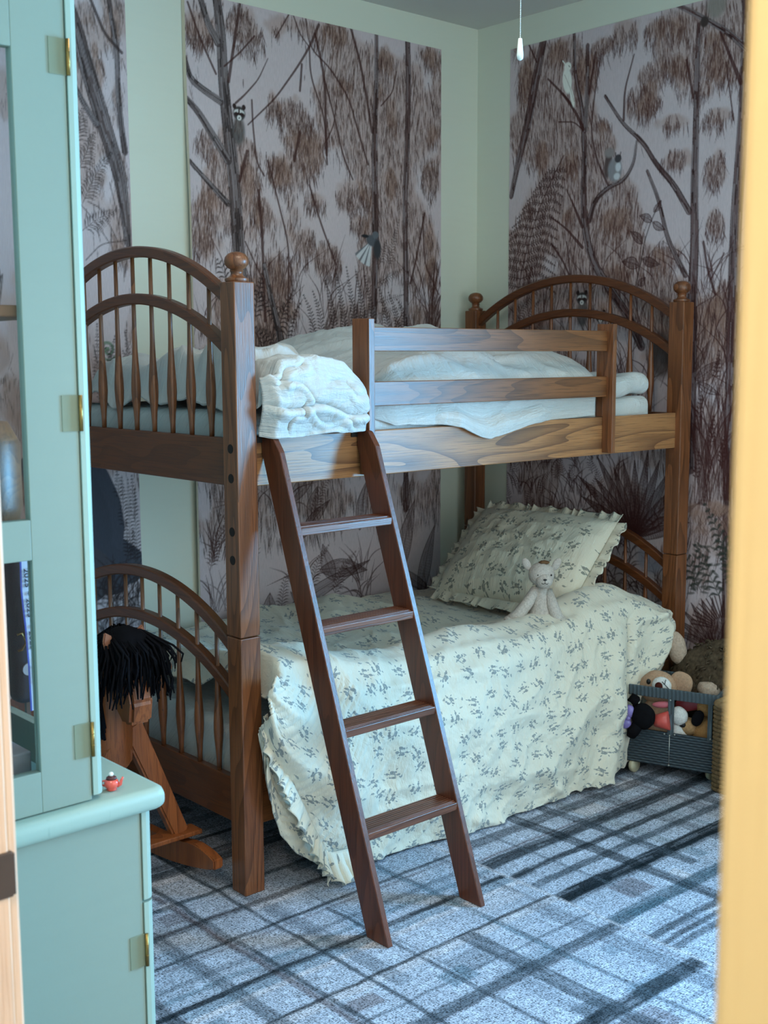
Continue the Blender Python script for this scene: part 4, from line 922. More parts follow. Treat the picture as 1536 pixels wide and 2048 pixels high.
ribbon('ruffle', rq, [(-.15, -.4, -.8), (0, -.5, -.8), (.1, -.45, -.8), (.15, -.4, -.8)], [.075, .095, .09, .07], FLORAL, dv, .014, 6, 10, .7)
# floral pillow
px_, pyv = Vector((0.0, -1.0, 0.0)), None
tilt = math.radians(43)
ax_w = Vector((.10, -.99, .0)).normalized(); ax_up = Vector((math.cos(tilt)*.99, math.cos(tilt)*.08, math.sin(tilt))).normalized(); ax_n = ax_w.cross(ax_up).normalized()
MP = Matrix((ax_w, ax_up, ax_n)).transposed()
pc = Vector((1.665, .470, .700))
fp = empty('pillow', (1.6, .5, .5), 'cream floral ruffled pillow leaning on the lower headboard', 'pillow')
pillow('pillow_case', pc, .315, .215, .085, MP, FLORALP, parent=fp, wr=.012, seed=12, n=90)
def wp(a, b, c=0): return pc+MP @ Vector((a, b, c))
q = .312, .212
lp = [wp(-q[0], -q[1]), wp(-q[0], 0), wp(-q[0], q[1])]; rpth = [wp(q[0], q[1]), wp(q[0], 0), wp(q[0], -q[1])]
tp = [wp(-q[0], q[1]), wp(0, q[1]), wp(q[0], q[1])]; bt = [wp(q[0], -q[1]), wp(0, -q[1]), wp(-q[0], -q[1])]
for pth, ov, wv in ((lp, -ax_w, 9), (rpth, ax_w, 8), (tp, ax_up, 11), (bt, -ax_up, 9)):
    ribbon('ruffle', pth, tuple(ov if ov is not bt else ov), .045, FLORALP, fp, .009, wv, 8, 1.3)
# crumpled blanket edge beside the pillow
bl = [(1.13, .93, .535), (1.2, .80, .54), (1.3, .72, .55), (1.36, .6, .545), (1.42, .52, .54)]
# ------------------------------------------------------------------ plush lamb comforter sitting on the duvet
PLW = plain('cream_plush', srgb(196, 186, 176), .95, .1, 0, 180, .3, .6); FUR = plain('brown_tuft', srgb(112, 84, 60), .95, .1)
bx, by, bz = 1.365, .125, .56
pb = empty('plush_lamb', (bx, by, bz-.01), 'small cream plush lamb comforter sitting upright in front of the floral pillow', 'plush toy')
MR = Matrix.Rotation(-.75, 3, 'Z')    # faces the door, turned a little right
def bl_(off): return Vector((bx, by, bz))+MR @ Vector(off)
m = MB().blob(bl_((0, -.0, .155)), (.046, .043, .043), MR, noise=.02, seed=3); m.blob(bl_((.006, -.03, .138)), (.03, .028, .027), MR, noise=.01); head = m.build('head', PLW, pb, True)
for sx_ in (-1, 1):
    MB().blob(bl_((sx_*.052, .004, .190)), (.014, .008, .024), MR @ Matrix.Rotation(sx_*.5, 3, 'Y')).build('ear', PLW, head, True)
MB().blob(bl_((.008, -.005, .198)), (.018, .014, .007), MR, noise=.15, seed=6).build('tuft', FUR, head, True)
INKM = plain('black_stitch', srgb(14, 12, 12), .5)
for e_ in ((-.016, -.0385, .158), (.030, -.034, .158)): MB().blob(bl_(e_), (.0032, .002, .0035), MR, 8, 6).build('eye', INKM, head, True)
m = MB().blob(bl_((.006, -.0585, .146)), (.0068, .0025, .0035), MR, 10, 8); m.tube([bl_((.006, -.0585, .144)), bl_((.006, -.059, .134)), bl_((.0, -.0575, .130)), bl_((-.006, -.0555, .134))], .0009, 6); m.tube([bl_((.006, -.059, .134)), bl_((.013, -.0575, .130)), bl_((.018, -.0545, .134))], .0009, 6); m.build('nose', INKM, head, True)
MB().lathe([(.062, -.012), (.058, .0), (.042, .05), (.028, .09), (.024, .118)], bl_((.004, .0, 0)), 20, MR).build('body', PLW, pb, True)
for side, pts in ((-1, [(-.02, -.005, .105), (-.05, -.03, .06), (-.085, -.045, .018), (-.115, -.05, .004)]), (1, [(.022, -.005, .10), (.036, -.035, .05), (.05, -.05, .012), (.066, -.052, .004)])):
    m = MB().tube([bl_(p) for p in pts], [.016, .021, .022, .017], 12); m.blob(bl_(pts[-1]), (.02, .02, .015), MR, 12, 8); m.build('arm', PLW, pb, True)
# ------------------------------------------------------------------ glass-sided cabinet
YS = -.933; CX0 = XL+.025; YE = .02
cab = empty('hutch_cabinet', (-1.05, -.45, 0), 'sage green painted glass-sided hutch cabinet in the left foreground', 'cabinet')
# upper case
m = MB()
for y0, y1 in ((YS, YS+.018), (YE-.018, YE)):
    m.box(-1.0222, -.9385, y0, y1, .782, 2.25, .0012).box(CX0, CX0+.06, y0, y1, .782, 2.25, .0012)
    m.box(CX0+.06, -1.0222, y0, y1, .782, .847, .0012).box(CX0+.06, -1.0222, y0, y1, 1.175, 1.236, .0012).box(CX0+.06, -1.0222, y0, y1, 1.913, 2.25, .0012)
m.box(CX0, CX0+.01, YS+.02, YE-.02, .782, 1.24).box(CX0, -.9385, YS, YE, 2.2, 2.25)
m.build('upper_case', SAGE, cab)
GL = bpy.data.materials.new('clear_glass'); GL.use_nodes = True
gb = GL.node_tree.nodes['Principled BSDF']; gb.inputs['Base Color'].default_value = (.05, .06, .06, 1); gb.inputs['Roughness'].default_value = .02; gb.inputs['Alpha'].default_value = .07; gb.inputs['Specular IOR Level'].default_value = .5
for y in (YS+.009, YE-.009):
    for z0, z1 in ((.847, 1.175), (1.236, 1.913)): MB().box(CX0+.06, -1.0222, y-.0015, y+.0015, z0, z1).build('glass_pane', GL, cab)
MB().box(CX0+.012, -.945, YS+.02, YE-.02, 1.188, 1.206, .002).box(CX0+.06, -.945, YS+.02, YE-.02, 1.535, 1.552, .002).build('shelf', plain('cabinet_wood', srgb(120, 84, 56), .6), cab)
# doors seen edge-on
dp = [(0, -.0), (.010, -.0), (.0165, .0035), (.0195, .009), (.0195, .018), (0, .018)]
def door(z0, z1, x0, y0, y1, name, glass=False):
    pts = [(0, 0), (.008, 0), (.0145, .0025), (.0185, .007), (.0202, .013), (.0202, y1-y0), (0, y1-y0)]
    m = MB()
    if not glass: m.prism([(x0+a, y0+b) for a, b in pts], Matrix.Translation((0, 0, z0)), z1-z0)
    else:
        st = [(0, 0), (.008, 0), (.0145, .0025), (.0185, .007), (.0202, .013), (.0202, .06), (0, .06)]
        m.prism([(x0+a, y0+b) for a, b in st], Matrix.Translation((0, 0, z0)), z1-z0); m.box(x0, x0+.02, y1-.06, y1, z0, z1, .002)
        m.box(x0, x0+.018, y0+.06, y1-.06, z0, z0+.07).box(x0, x0+.018, y0+.06, y1-.06, z1-.07, z1)
    o = m.build(name, SAGE2, cab); return o
ym = (YS+YE)/2
d1 = door(.789, 2.2, -.9365, YS-.002, ym-.002, 'door', True); d2 = door(.789, 2.2, -.9365, ym+.002, YE, 'door', True)
MB().box(-.9295, -.9265, YS+.058, ym-.062, .86, 2.13).build('glass_pane', GL, d1); MB().box(-.9295, -.9265, ym+.062, YE-.06, .86, 2.13).build('glass_pane', GL, d2)
def hinge(x, z0, z1, par=cab):
    m = MB(); n = 3; h = (z1-z0)/n
    m.tube([(x+.001, YS-.0045, z0), (x+.001, YS-.0045, z1)], .0030, 12)
    for k in (1, 2): m.lathe([(.0034, -.0006), (.0034, .0006)], (x+.001, YS-.0045, z0+k*h), 12)
    m.build('hinge', BRASS, par, True)
    MB().box(x-.028, x-.001, YS-.0014, YS+.001, z0, z1).build('hinge_leaf', SAGE3, par)
SAGE3 = paint('painted_hinge_leaf', srgb(120, 126, 104))
for z0, z1 in ((.8535, .9085), (1.3645, 1.419), (1.8845, 1.936)): hinge(-.9372, z0, z1)
# counter and base
m = MB(); yt0, yt1, xt = YS-.024, YE+.02, -.812
ring = [(CX0, yt0), (xt-.02, yt0), (xt-.006, yt0+.006), (xt, yt0+.02), (xt, yt1), (CX0, yt1)]
m.prism(ring, Matrix.Translation((0, 0, .742)), .038)
es = [e for e in m.bm.edges if abs(e.verts[0].co.z-e.verts[1].co.z) < 1e-6 and not (e.verts[0].co.x < CX0+.01 and e.verts[1].co.x < CX0+.01)]
bmesh.ops.bevel(m.bm, geom=es, offset=.0155, segments=5, affect='EDGES', profile=.5)
autosmooth(m.build('countertop', SAGE2, cab), 40)
MB().box(CX0, -.8545, YS, YE, .0, .7435, .001).build('base_case', SAGE, cab)
for z0, z1, nm in ((.588, .738, 'drawer'), (.05, .583, 'door')):
    for y0, y1 in ((YS-.002, ym-.002), (ym+.002, YE)): 
        o = door(z0, z1, -.8525, y0, y1, nm)
        MB().blob((-.828, (y0+y1)/2, (z0+z1)/2), (.009, .012, .012)).build('knob', BRASS, o, True)
hinge(-.8525, .474, .530)
# things in the cabinet
WD = oak('turned_walnut', 'y', srgb(70, 40, 24), srgb(140, 96, 62), .4, 1, 3)
nb = MB(); nb.lathe([(.001, 0), (.072, .0), (.078, .03), (.078, .13), (.06, .165), (.001, .172)], (-1.02, -.72, 1.208), 28)
tag(nb.build('wooden_keg', WD, None, True), 'round brown wooden keg on the middle shelf of the green cabinet', 'keg')
nb2 = MB().lathe([(.001, 0), (.03, .0), (.033, .06), (.02, .085), (.001, .09)], (-1.085, -.84, 1.208), 24)
tag(nb2.build('wooden_cup', plain('pale_wood_cup', srgb(160, 120, 74), .5), None, True), 'small tan wooden cup in front of the brown keg in the cabinet', 'cup')
tag(MB().box(-1.12, -1.012, -.88, -.76, .7825, .865, .003).build('storage_box', plain('grey_card', srgb(142, 140, 146), .7)), 'plain grey box on the bottom of the green cabinet', 'box')
FO = plain('foil_wrap', srgb(150, 140, 132), .25, .6, .7, 60, .5, .8)
tag(MB().blob((-1.075, -.815, .915), (.05, .04, .05), noise=.12, seed=4, sq=.8).build('foil_packet', FO, None, True), 'crinkled silver packet lying on the grey box in the cabinet', 'packet')
dc = at(50, 1290, 'y', -.60)
dkb = empty('doll_clothes', (dc.x, dc.y, .782), 'dark navy doll outfit with a grey disc behind the printed ribbon in the cabinet', 'doll clothes')
MB().box(dc.x-.024, dc.x+.045, dc.y-.02, dc.y+.03, .86, 1.165, .012).blob((dc.x-.002, dc.y-.022, 1.03), (.022, .012, .05), noise=.1, seed=3).build('outfit', plain('dark_blue_felt', srgb(30, 34, 48), .8), dkb, True)
MB().lathe([(.011, 0), (.011, .003)], at(56, 1338, 'y', dc.y-.022), 18, Matrix.Rotation(PI/2, 3, 'X')).build('disc', plain('pewter', srgb(150, 150, 156), .4), dkb)
MB().tube([at(34, 1270, 'y', dc.y-.024), at(44, 1266, 'y', dc.y-.026), at(52, 1285, 'y', dc.y-.026), at(44, 1300, 'y', dc.y-.026), at(36, 1302, 'y', dc.y-.024)], .0022, 6).build('clasp', BRASS, dkb, True)
MB().box(dc.x-.004, dc.x+.004, dc.y-.004, dc.y+.004, .782, .87).build('stand', BRONZE, dkb)
# printed ribbon
rb = empty('printed_ribbon', (-.99, -.75, .80), 'white and blue ribbon printed 2025 hanging inside the green cabinet', 'ribbon')
RP = [at(49, 1112, 'y', -.75), at(51, 1180, 'y', -.75), at(59, 1250, 'y', -.75), at(66, 1330, 'y', -.75), at(71, 1420, 'y', -.75)]
def strip(name, off, w, mat, yy):
    V = []; F = []
    for i, p in enumerate(RP): V += [(p.x+off, yy, p.z), (p.x+off+w, yy, p.z), (p.x+off+w, yy+.001, p.z), (p.x+off, yy+.001, p.z)]
    for i in range(len(RP)-1):
        for k in range(4): F.append((i*4+k, i*4+4+k, i*4+4+(k+1) % 4, i*4+(k+1) % 4))
    return mesh(name, V, F, mat, rb)
strip('ribbon_face', -.006, .024, plain('white_satin', srgb(214, 220, 236), .5), -.75); strip('ribbon_edge', -.0085, .0028, plain('blue_satin', srgb(70, 84, 180), .5), -.7502)
def text(txt, size, M, mat, parent, name):
    cu = bpy.data.curves.new(name, 'FONT'); cu.body = txt; cu.size = size; cu.extrude = .0002; cu.align_x = 'LEFT'; cu.offset = size*.012
    t = bpy.data.objects.new(name, cu); C.objects.link(t); bpy.context.view_layer.update()
    dg = bpy.context.evaluated_depsgraph_get(); me = bpy.data.meshes.new_from_object(t.evaluated_get(dg)); bpy.data.objects.remove(t)
    me.transform(M); me.materials.clear(); me.materials.append(mat); o = bpy.data.objects.new(name, me); C.objects.link(o); pinv(o, parent); return o
NV = plain('navy_print', srgb(24, 26, 54), .5)
for t_, (u, v) in (('2025', (47.5, 1137)), ('*', (51, 1184)), ('2025', (52.5, 1197)), ('*', (57, 1250)), ('2025', (58, 1262)), ('*', (63, 1318)), ('2025', (64, 1330))):
    p = at(u, v, 'y', -.752); sl = math.atan2((at(61, 1262, 'y', -.75)-at(50, 1137, 'y', -.75)).x, -(at(61, 1262, 'y', -.75)-at(50, 1137, 'y', -.75)).z)
    # run downwards: text x axis -> -z, text y axis -> +x
    ex = Vector((math.sin(sl), 0, -math.cos(sl))); ey = Vector((math.cos(sl), 0, math.sin(sl))); ez = ex.cross(ey)
    Mt = Matrix.Translation(p) @ Matrix((ex, ey*.72, ez)).transposed().to_4x4()
    text(t_, .0165, Mt, NV, rb, 'lettering')
tag(MB().box(-.975, -.96, -.62, -.45, .80, 1.17, .002).build('book', plain('red_cover', srgb(178, 50, 62), .5)), 'red book standing behind the ribbon in the cabinet', 'book')
# teapot
TP = plain('coral_glaze', srgb(226, 92, 78), .2, .6, 0, 30, .05)
tx, ty, tz = -.8925, -.912, .7805
tea = empty('toy_teapot', (tx, ty, tz), 'tiny coral toy teapot with a dark lid on the cabinet corner', 'toy teapot')
sC = 1.0
MB().lathe([(.0065, 0), (.0085, .001), (.0072, .003), (.0105, .006), (.0122, .011), (.0112, .0155), (.0085, .0185), (.0078, .0195)], (tx, ty, tz), 24).build('body', TP, tea, True)
MB().lathe([(.0088, .0185), (.0080, .0215), (.0045, .0235), (.001, .0242)], (tx, ty, tz), 20).build('lid', plain('dark_red_lid', srgb(74, 26, 26), .4), tea, True)
MB().blob((tx, ty, tz+.0265), (.0038, .0038, .0038)).build('knob', plain('white_bead', srgb(240, 236, 232), .25), tea, True)
dR = Vector((AX_R.x, AX_R.y, 0)).normalized()
c0_ = Vector((tx, ty, tz))
MB().tube([c0_+dR*.009+Vector((0, 0, .007)), c0_+dR*.0145+Vector((0, 0, .010)), c0_+dR*.0165+Vector((0, 0, .017)), c0_+dR*.019+Vector((0, 0, .0215))], [.0034, .003, .0022, .0018], 10).build('spout', TP, tea, True)
MB().tube([c0_-dR*.010+Vector((0, 0, .0155)), c0_-dR*.0150+Vector((0, 0, .0145)), c0_-dR*.0155+Vector((0, 0, .009)), c0_-dR*.011+Vector((0, 0, .006))], .0016, 8).build('handle', TP, tea, True)
# ------------------------------------------------------------------ light pull
pc_ = at(1040.5, 60, 'y', -.85)
cord = empty('light_pull', (pc_.x, pc_.y, ZC), 'white light pull on a beaded chain hanging from the ceiling', 'light pull')
zt_ = at(1040.5, 77, 'y', -.85).z; zb_ = at(1040.5, 121, 'y', -.85).z; hh = zt_-zb_
m = MB(); z = zt_
m.tube([(pc_.x, pc_.y, zt_-.002), (pc_.x, pc_.y, ZC-.022)], .0006, 6)
while z < ZC-.02:
    m.blob((pc_.x, pc_.y, z), (.0013, .0013, .0013), seg=8, ring=6); z += .0036
tag(m.build('bead_chain', plain('steel_beads', srgb(210, 210, 205), .3, .6, .6), cord, True), kind='stuff')
MB().lathe([(.0035, hh), (.0042, hh*.97), (.0062, hh*.5), (.0072, hh*.22), (.0060, hh*.06), (.002, 0)], (pc_.x, pc_.y, zb_), 20).build('pull', plain('white_porcelain', srgb(226, 232, 226), .2, .6, 0, 30, .03), cord, True)
MB().lathe([(.03, -.02), (.035, 0)], (pc_.x, pc_.y, ZC), 20).build('ceiling_cap', plain('white_cap', srgb(230, 230, 225), .5), cord, True)
# ------------------------------------------------------------------ rocking horse
hx = -.215
hor = empty('rocking_horse', (hx, .45, 0), 'brown wooden rocking horse with a black yarn mane beside the foot of the bed', 'rocking horse')
def board(name, a, b, w0, w1, th, side=Vector((1, 0, 0)), mat=HORSE):
    a, b = Vector(a), Vector(b); d = (b-a).normalized(); s = side-d*side.dot(d); s.normalize(); n_ = d.cross(s)
    m = MB(); V = []
    for p, w in ((a, w0), (b, w1)):
        for sx_, sy_ in ((-1, -1), (1, -1), (1, 1), (-1, 1)): V.append(m.bm.verts.new(p+s*sx_*w/2+n_*sy_*th/2))
    for f in ((0, 1, 2, 3), (7, 6, 5, 4), (0, 4, 5, 1), (1, 5, 6, 2), (2, 6, 7, 3), (3, 7, 4, 0)): m.bm.faces.new([V[i] for i in f])
    bmesh.ops.bevel(m.bm, geom=list(m.bm.edges), offset=min(th, w0, w1)*.16, segments=2, affect='EDGES')
    return m.build(name, mat, hor)
def prismx(name, pts, x0, x1, bev=.006, mat=HORSE):      # outline in (y, z) extruded along x
    m = MB().prism(pts, Matrix(((0, 0, 1, x0), (1, 0, 0, 0), (0, 1, 0, 0), (0, 0, 0, 1))), x1-x0)
    bmesh.ops.bevel(m.bm, geom=list(m.bm.edges), offset=bev, segments=2, affect='EDGES')
    return m.build(name, mat, hor)
hdx = -.245
prismx('head', [(.105, .520), (.150, .515), (.235, .60), (.26, .70), (.215, .745), (.165, .745), (.118, .66), (.095, .58)], hdx-.035, hdx+.032, .009)
autosmooth(MB().tube([(hdx, .225, .66), (hdx, .27, .56), (hdx+.005, .275, .46), (hdx+.005, .29, .38)], [.045, .05, .055, .06], 18).build('neck', HORSE, hor))
autosmooth(MB().tube([(hdx, .24, .39), (hdx, .34, .41), (hdx, .6, .41), (hdx, .78, .39), (hdx, .83, .37)], [.045, .085, .09, .08, .04], 20).build('body', HORSE, hor))
for sx_, e0 in ((-1, hdx-.046), (1, hdx+.036)):
    m = MB().prism([(-.02, 0), (.0, -.006), (.016, .004), (.012, .035), (-.004, .055), (-.018, .032)], Matrix.Translation((e0, .172 if sx_ < 0 else .185, .715)) @ Matrix.Rotation(PI/2, 4, 'X') @ Matrix.Rotation(-sx_*.35, 4, 'Z'), .01)
    bmesh.ops.bevel(m.bm, geom=list(m.bm.edges), offset=.003, segments=2, affect='EDGES'); tag(m.build('ear', plain('tan_leather_ear', srgb(150, 92, 64), .6), hor))
for sx_ in (-1, 1):
    cx2 = hdx
    board('leg', (cx2+sx_*.055, .27, .47), (cx2+sx_*.20, .262, .118), .062, .05, .036)
    board('leg', (cx2+sx_*.06, .72, .40), (cx2+sx_*.20, .78, .10), .062, .05, .036)
    xr = cx2+sx_*.215
    ys = np.linspace(.085, 1.03, 30); zb2 = [.30*(y-.52)**2 for y in ys]
    lo = [(y, z+.006) for y, z in zip(ys, zb2)]; hi = [(y, z+.062*min(1, .35+(i if i < 15 else 29-i)*.22)+.012) for i, (y, z) in enumerate(zip(ys, zb2))]
    prismx('rocker', lo+hi[::-1], xr-.016, xr+.016, .004)
MB().box(hdx-.26, hdx+.255, .225, .285, .112, .126, .003).build('crossbar', HORSE, hor)
MB().box(hdx-.23, hdx+.225, .76, .81, .10, .114, .003).build('crossbar', HORSE, hor)
MB().lathe([(.012, -.17), (.012, .17)], (hdx, .24, .62), 14, Matrix.Rotation(PI/2, 3, 'Y')).build('handlebar', HORSE, hor, True)
m = MB(); rr = random.Random(5)
for k in range(430):
    a = rr.uniform(-1, 1); xx = hdx+a*.052; y0 = rr.uniform(.13, .25)
    zt = .765-.022*abs(a)+rr.uniform(-.008, .008); out = a*rr.uniform(.015, .05); ln = rr.uniform(.10, .195)-.03*abs(a)
    fy = y0-rr.uniform(.03, .075) if rr.random() < .75 else y0+rr.uniform(.02, .08)
    p = [(hdx+a*.02, .20, .757), (xx, (y0+.2)/2, zt), (xx+out*.6, fy, zt-ln*.35), (xx+out+rr.uniform(-.006, .006), fy-.008, zt-ln*.7), (xx+out*1.1+rr.uniform(-.012, .012), fy-.004+rr.uniform(-.008, .008), zt-ln)]
    m.tube(p, [.0028, .0032, .0032, .003, .002], 5)
for k in range(90):
    xx = hdx-.035-rr.uniform(0, .06); z0 = rr.uniform(.60, .72); m.tube([(hdx-.02, .25, z0+.02), (xx, .24, z0), (xx-.012, .235, z0-.07), (xx-.01+rr.uniform(-.01, .01), .235, z0-.15)], .004, 5)
m.blob((hdx, .175, .735), (.05, .06, .036), noise=.05)
m.blob((hdx-.005, .135, .69), (.05, .035, .06), noise=.05)
tag(m.build('mane', BLACK, hor, True), 'black yarn mane falling over the face', kind='stuff')
# ------------------------------------------------------------------ wicker doll cart with plush toys
A0 = Vector((1.585, -.095)); cd = Vector((.32424, -.94598)); cn = Vector((.94598, .32424))
def ct(s, t, z): return Vector((A0.x+cd.x*s+cn.x*t, A0.y+cd.y*s+cn.y*t, z))
MC = Matrix(((cd.x, cn.x, 0, A0.x), (cd.y, cn.y, 0, A0.y), (0, 0, 1, 0), (0, 0, 0, 1)))
def wick(name, col, fx=60, fz=330):
    g = G(name, .6, .4)
    uv = g.tc('Generated'); ob = g.tc('Object')
    s = g.sep(ob); r = g.math('SINE', g.math('MULTIPLY', s[2], fz*2)); q = g.math('SINE', g.math('ADD', g.math('MULTIPLY', s[1], fx*4), g.math('MULTIPLY', g.math('ROUND', g.math('MULTIPLY', s[2], fz/PI)), PI)))
    h = g.math('ADD', g.math('MULTIPLY', r, .5), g.math('MULTIPLY', q, .3))
    g.col(g.mix(g.ramp(h, [(.2, 0), (.7, 1)]), tuple(c*.55 for c in col[:3])+(1,), col)); g.bump(h, .8, .004); return g.m
GW = wick('grey_wicker', srgb(72, 84, 92)); GWV = wick('grey_wicker_band', srgb(92, 104, 110), 120, 20)
cart = empty('wicker_cart', (*ct(.15, .13, 0).xy, 0), 'grey wicker doll cart full of plush toys at the foot of the right wall', 'doll cart')
D_ = .23
m = MB()
for s0, s1, t0, t1 in ((0, .30, 0, .008), (0, .30, D_, D_+.008), (0, .008, .008, D_), (.292, .30, .008, D_)): m.box(s0, s1, t0, t1, .046, .168, 0, MC)
m.box(.008, .292, .008, D_, .046, .054, 0, MC); m.build('basket_body', GW, cart)
for t in (-.002, D_+.002):
    MB().box(.0, .318, t-.0, t+.010, .288, .324, .002, MC).build('handle_band', GWV, cart)
    for s in (.012, .152, .290): 
        if s == .012 and t < 0: continue
        MB().box(s-.010 if s > .1 else s-.006, s+.010 if s < .2 else s+.006, t+.001, t+.009, .16, .29, .001, MC).build('upright', GWV, cart)
MB().box(.307, .317, .008, D_+.002, .288, .324, .002, MC).build('handle_band', GWV, cart)
m = MB()
for s, z in ((.132, .163), (.15, .160), (.168, .165), (.15, .052), (.292, .168), (.15, .286)): m.blob(ct(s, -.002, z), (.0032,)*3, seg=8, ring=6)
m.tube([ct(.15, -.001, .052), ct(.15, -.001, .160)], .0014, 6); m.build('rivet', PIN, cart, True)
for s in (.01, .27):
    for t in ((.02, .21) if s < .1 else (.07, .21)): MB().lathe([(.024, -.008), (.026, -.004), (.026, .004), (.024, .008)], ct(s+.01, t, .0265), 22, Matrix.Rotation(PI/2, 3, 'X') @ Matrix.Identity(3)).build('wheel', plain('cream_wheel', srgb(186, 178, 150), .5), cart, True)
def plush(name, col, bump=.6, sc=160, namt=.25): return plain(name, col, .95, .1, 0, sc, namt, bump)
TAN = plush('tan_plush', srgb(186, 150, 122)); WHT = plush('white_plush', srgb(224, 220, 214)); BRF = plush('brown_felt', srgb(74, 32, 24)); CARAM = plush('caramel_plush', srgb(160, 116, 72))
R3 = MC.to_3x3()
dog = empty('plush_dog', (*ct(.08, .07, 0).xy, .06), 'tan plush dog with a white muzzle looking over the cart handle', 'plush toy')
MB().blob(ct(.08, .085, .30), (.068, .05, .062), R3, noise=.02, seed=2).build('head', TAN, dog, True)
MB().blob(ct(.088, .07, .17), (.072, .045, .10), R3, noise=.03, seed=4).build('body', TAN, dog, True)
hd = MB().blob(ct(.107, .036, .322), (.035, .022, .033), R3).build('muzzle', WHT, dog, True)
MB().blob(ct(.103, .0145, .325), (.014, .006, .0155), R3).build('nose', BRF, dog, True)
MB().blob(ct(.058, .042, .330), (.008, .006, .010), R3).build('eye', INKM, dog, True)
MB().tube([ct(.125, .022, .350), ct(.124, .0135, .335), ct(.136, .018, .322), ct(.142, .026, .305)], .0014, 6).tube([ct(.124, .0135, .335), ct(.115, .012, .345)], .0014, 6).build('stitching', INKM, dog, True)
MB().blob(ct(.155, .10, .315), (.042, .012, .05), R3 @ Matrix.Rotation(.3, 3, 'Y'), sq=.8).build('ear', TAN, dog, True)
bk = empty('plush_toy', (*ct(.06, -.03, 0).xy, .15), 'black plush toy with a lilac bow and coral dress slumped on the cart edge', 'plush toy')
BKM = plush('black_plush', srgb(18, 17, 20))
MB().blob(ct(.062, -.024, .222), (.042, .03, .047), R3, noise=.02).build('head', BKM, bk, True)
MB().tube([ct(.035, -.02, .25), ct(.025, -.022, .275), ct(.032, -.018, .292)], [.018, .024, .015], 12).build('arm', BKM, bk, True)
MB().tube([ct(.045, -.028, .19), ct(.03, -.034, .165), ct(.022, -.036, .145)], [.02, .022, .015], 12).build('arm', BKM, bk, True)
PUR = plain('lilac_satin', srgb(140, 124, 190), .3, .6)
MB().blob(ct(.0, -.036, .192), (.024, .014, .02), R3).blob(ct(.014, -.034, .236), (.02, .014, .024), R3).blob(ct(.012, -.038, .212), (.01, .01, .01), R3).build('bow', PUR, bk, True)
MB().lathe([(.022, 0), (.026, .02), (.034, .05), (.030, .052)], ct(.098, .0, .205), 20, R3 @ Matrix.Rotation(PI/2*.9, 3, 'Y')).build('dress', plain('coral_satin', srgb(208, 84, 74), .35, .6), bk, True)
wp_ = empty('plush_bunny', (*ct(.165, .03, 0).xy, .06), 'white plush toy in a pink bow tucked behind the cart upright', 'plush toy')
MB().blob(ct(.172, .03, .225), (.032, .02, .034), R3, noise=.02).blob(ct(.165, .05, .15), (.04, .03, .07), R3).build('body', WHT, wp_, True)
MB().blob(ct(.120, .016, .262), (.04, .010, .012), R3 @ Matrix.Rotation(-.15, 3, 'Y')).build('bow', plain('pink_satin', srgb(206, 110, 120), .35), wp_, True)
pu = empty('plush_puppy', (*ct(.21, .07, 0).xy, .06), 'small spotted caramel plush puppy lying low at the right of the cart', 'plush toy')
MB().blob(ct(.20, .055, .185), (.036, .03, .032), R3, noise=.02).build('head', plush('light_caramel', srgb(176, 138, 98)), pu, True)
MB().blob(ct(.255, .08, .17), (.05, .05, .06), R3, noise=.02).build('body', CARAM, pu, True)
MB().blob(ct(.238, .03, .226), (.019, .009, .03), R3 @ Matrix.Rotation(.4, 3, 'Y'), sq=.85).build('ear', BKM, pu, True)
MB().blob(ct(.186, .027, .196), (.012, .006, .010), R3).build('nose', INKM, pu, True); MB().blob(ct(.192, .033, .214), (.004, .004, .005), R3).build('eye', INKM, pu, True)
tag(MB().blob(ct(.205, .055, .268), (.055, .012, .026), R3 @ Matrix.Rotation(-.32, 3, 'Y'), sq=.8).build('satin_purse', plain('dark_red_satin', srgb(120, 36, 40), .35, .6), None, True), 'dark red satin scrap lying between the plush toys in the cart', 'cloth')
tag(MB().blob(ct(.265, .06, .262), (.04, .03, .034), R3, noise=.03).build('plush_ball', CARAM, None, True), 'round caramel plush at the right end of the cart', 'plush toy')
# long-haired brown plush animal
big = empty('plush_sloth', (1.86, -.28, 0), 'large long-haired dark brown plush animal with beige paws behind the cart', 'plush toy')
DBR = plain('dark_fur', srgb(92, 78, 62), .95, .1, 0, 70, .6, .9)
cb = Vector((1.93, -.29, .275))
m = MB(); m.blob(cb, (.12, .24, .175), Matrix.Rotation(.1, 3, 'Z'), 28, 20, .05, 7); m.blob((1.86, -.16, .285), (.07, .10, .05), noise=.08, seed=9); m.blob((1.93, -.29, .10), (.12, .2, .10), noise=.03)
rr = random.Random(9)
for k in range(420):
    th = rr.uniform(0, 2*PI); ph = rr.uniform(-.2, 1.3); n_ = Vector((math.cos(th)*math.cos(ph), math.sin(th)*math.cos(ph), math.sin(ph)))
    p = cb+Vector((n_.x*.12, n_.y*.24, n_.z*.175)); q = p+n_*.016+Vector((0, 0, -.022))+Vector((rr.uniform(-1, 1), rr.uniform(-1, 1), rr.uniform(-1, 1)))*.012
    m.tube([p, (p+q)/2+n_*.008, q], [.004, .0035, .001], 4)
m.build('furry_body', DBR, big, True)
BEI = plush('beige_plush', srgb(190, 166, 146), .9, 120, .3)
MB().blob(at(1354, 1296, 'x', 1.86), (.03, .036, .062), Matrix.Rotation(-.25, 3, 'X'), noise=.035, seed=3).build('paw', BEI, big, True)
p_ = at(1420, 1384, 'x', 1.80)
MB().blob(p_, (.03, .05, .032), Matrix.Rotation(.35, 3, 'X'), noise=.04, seed=5).build('paw', BEI, big, True)
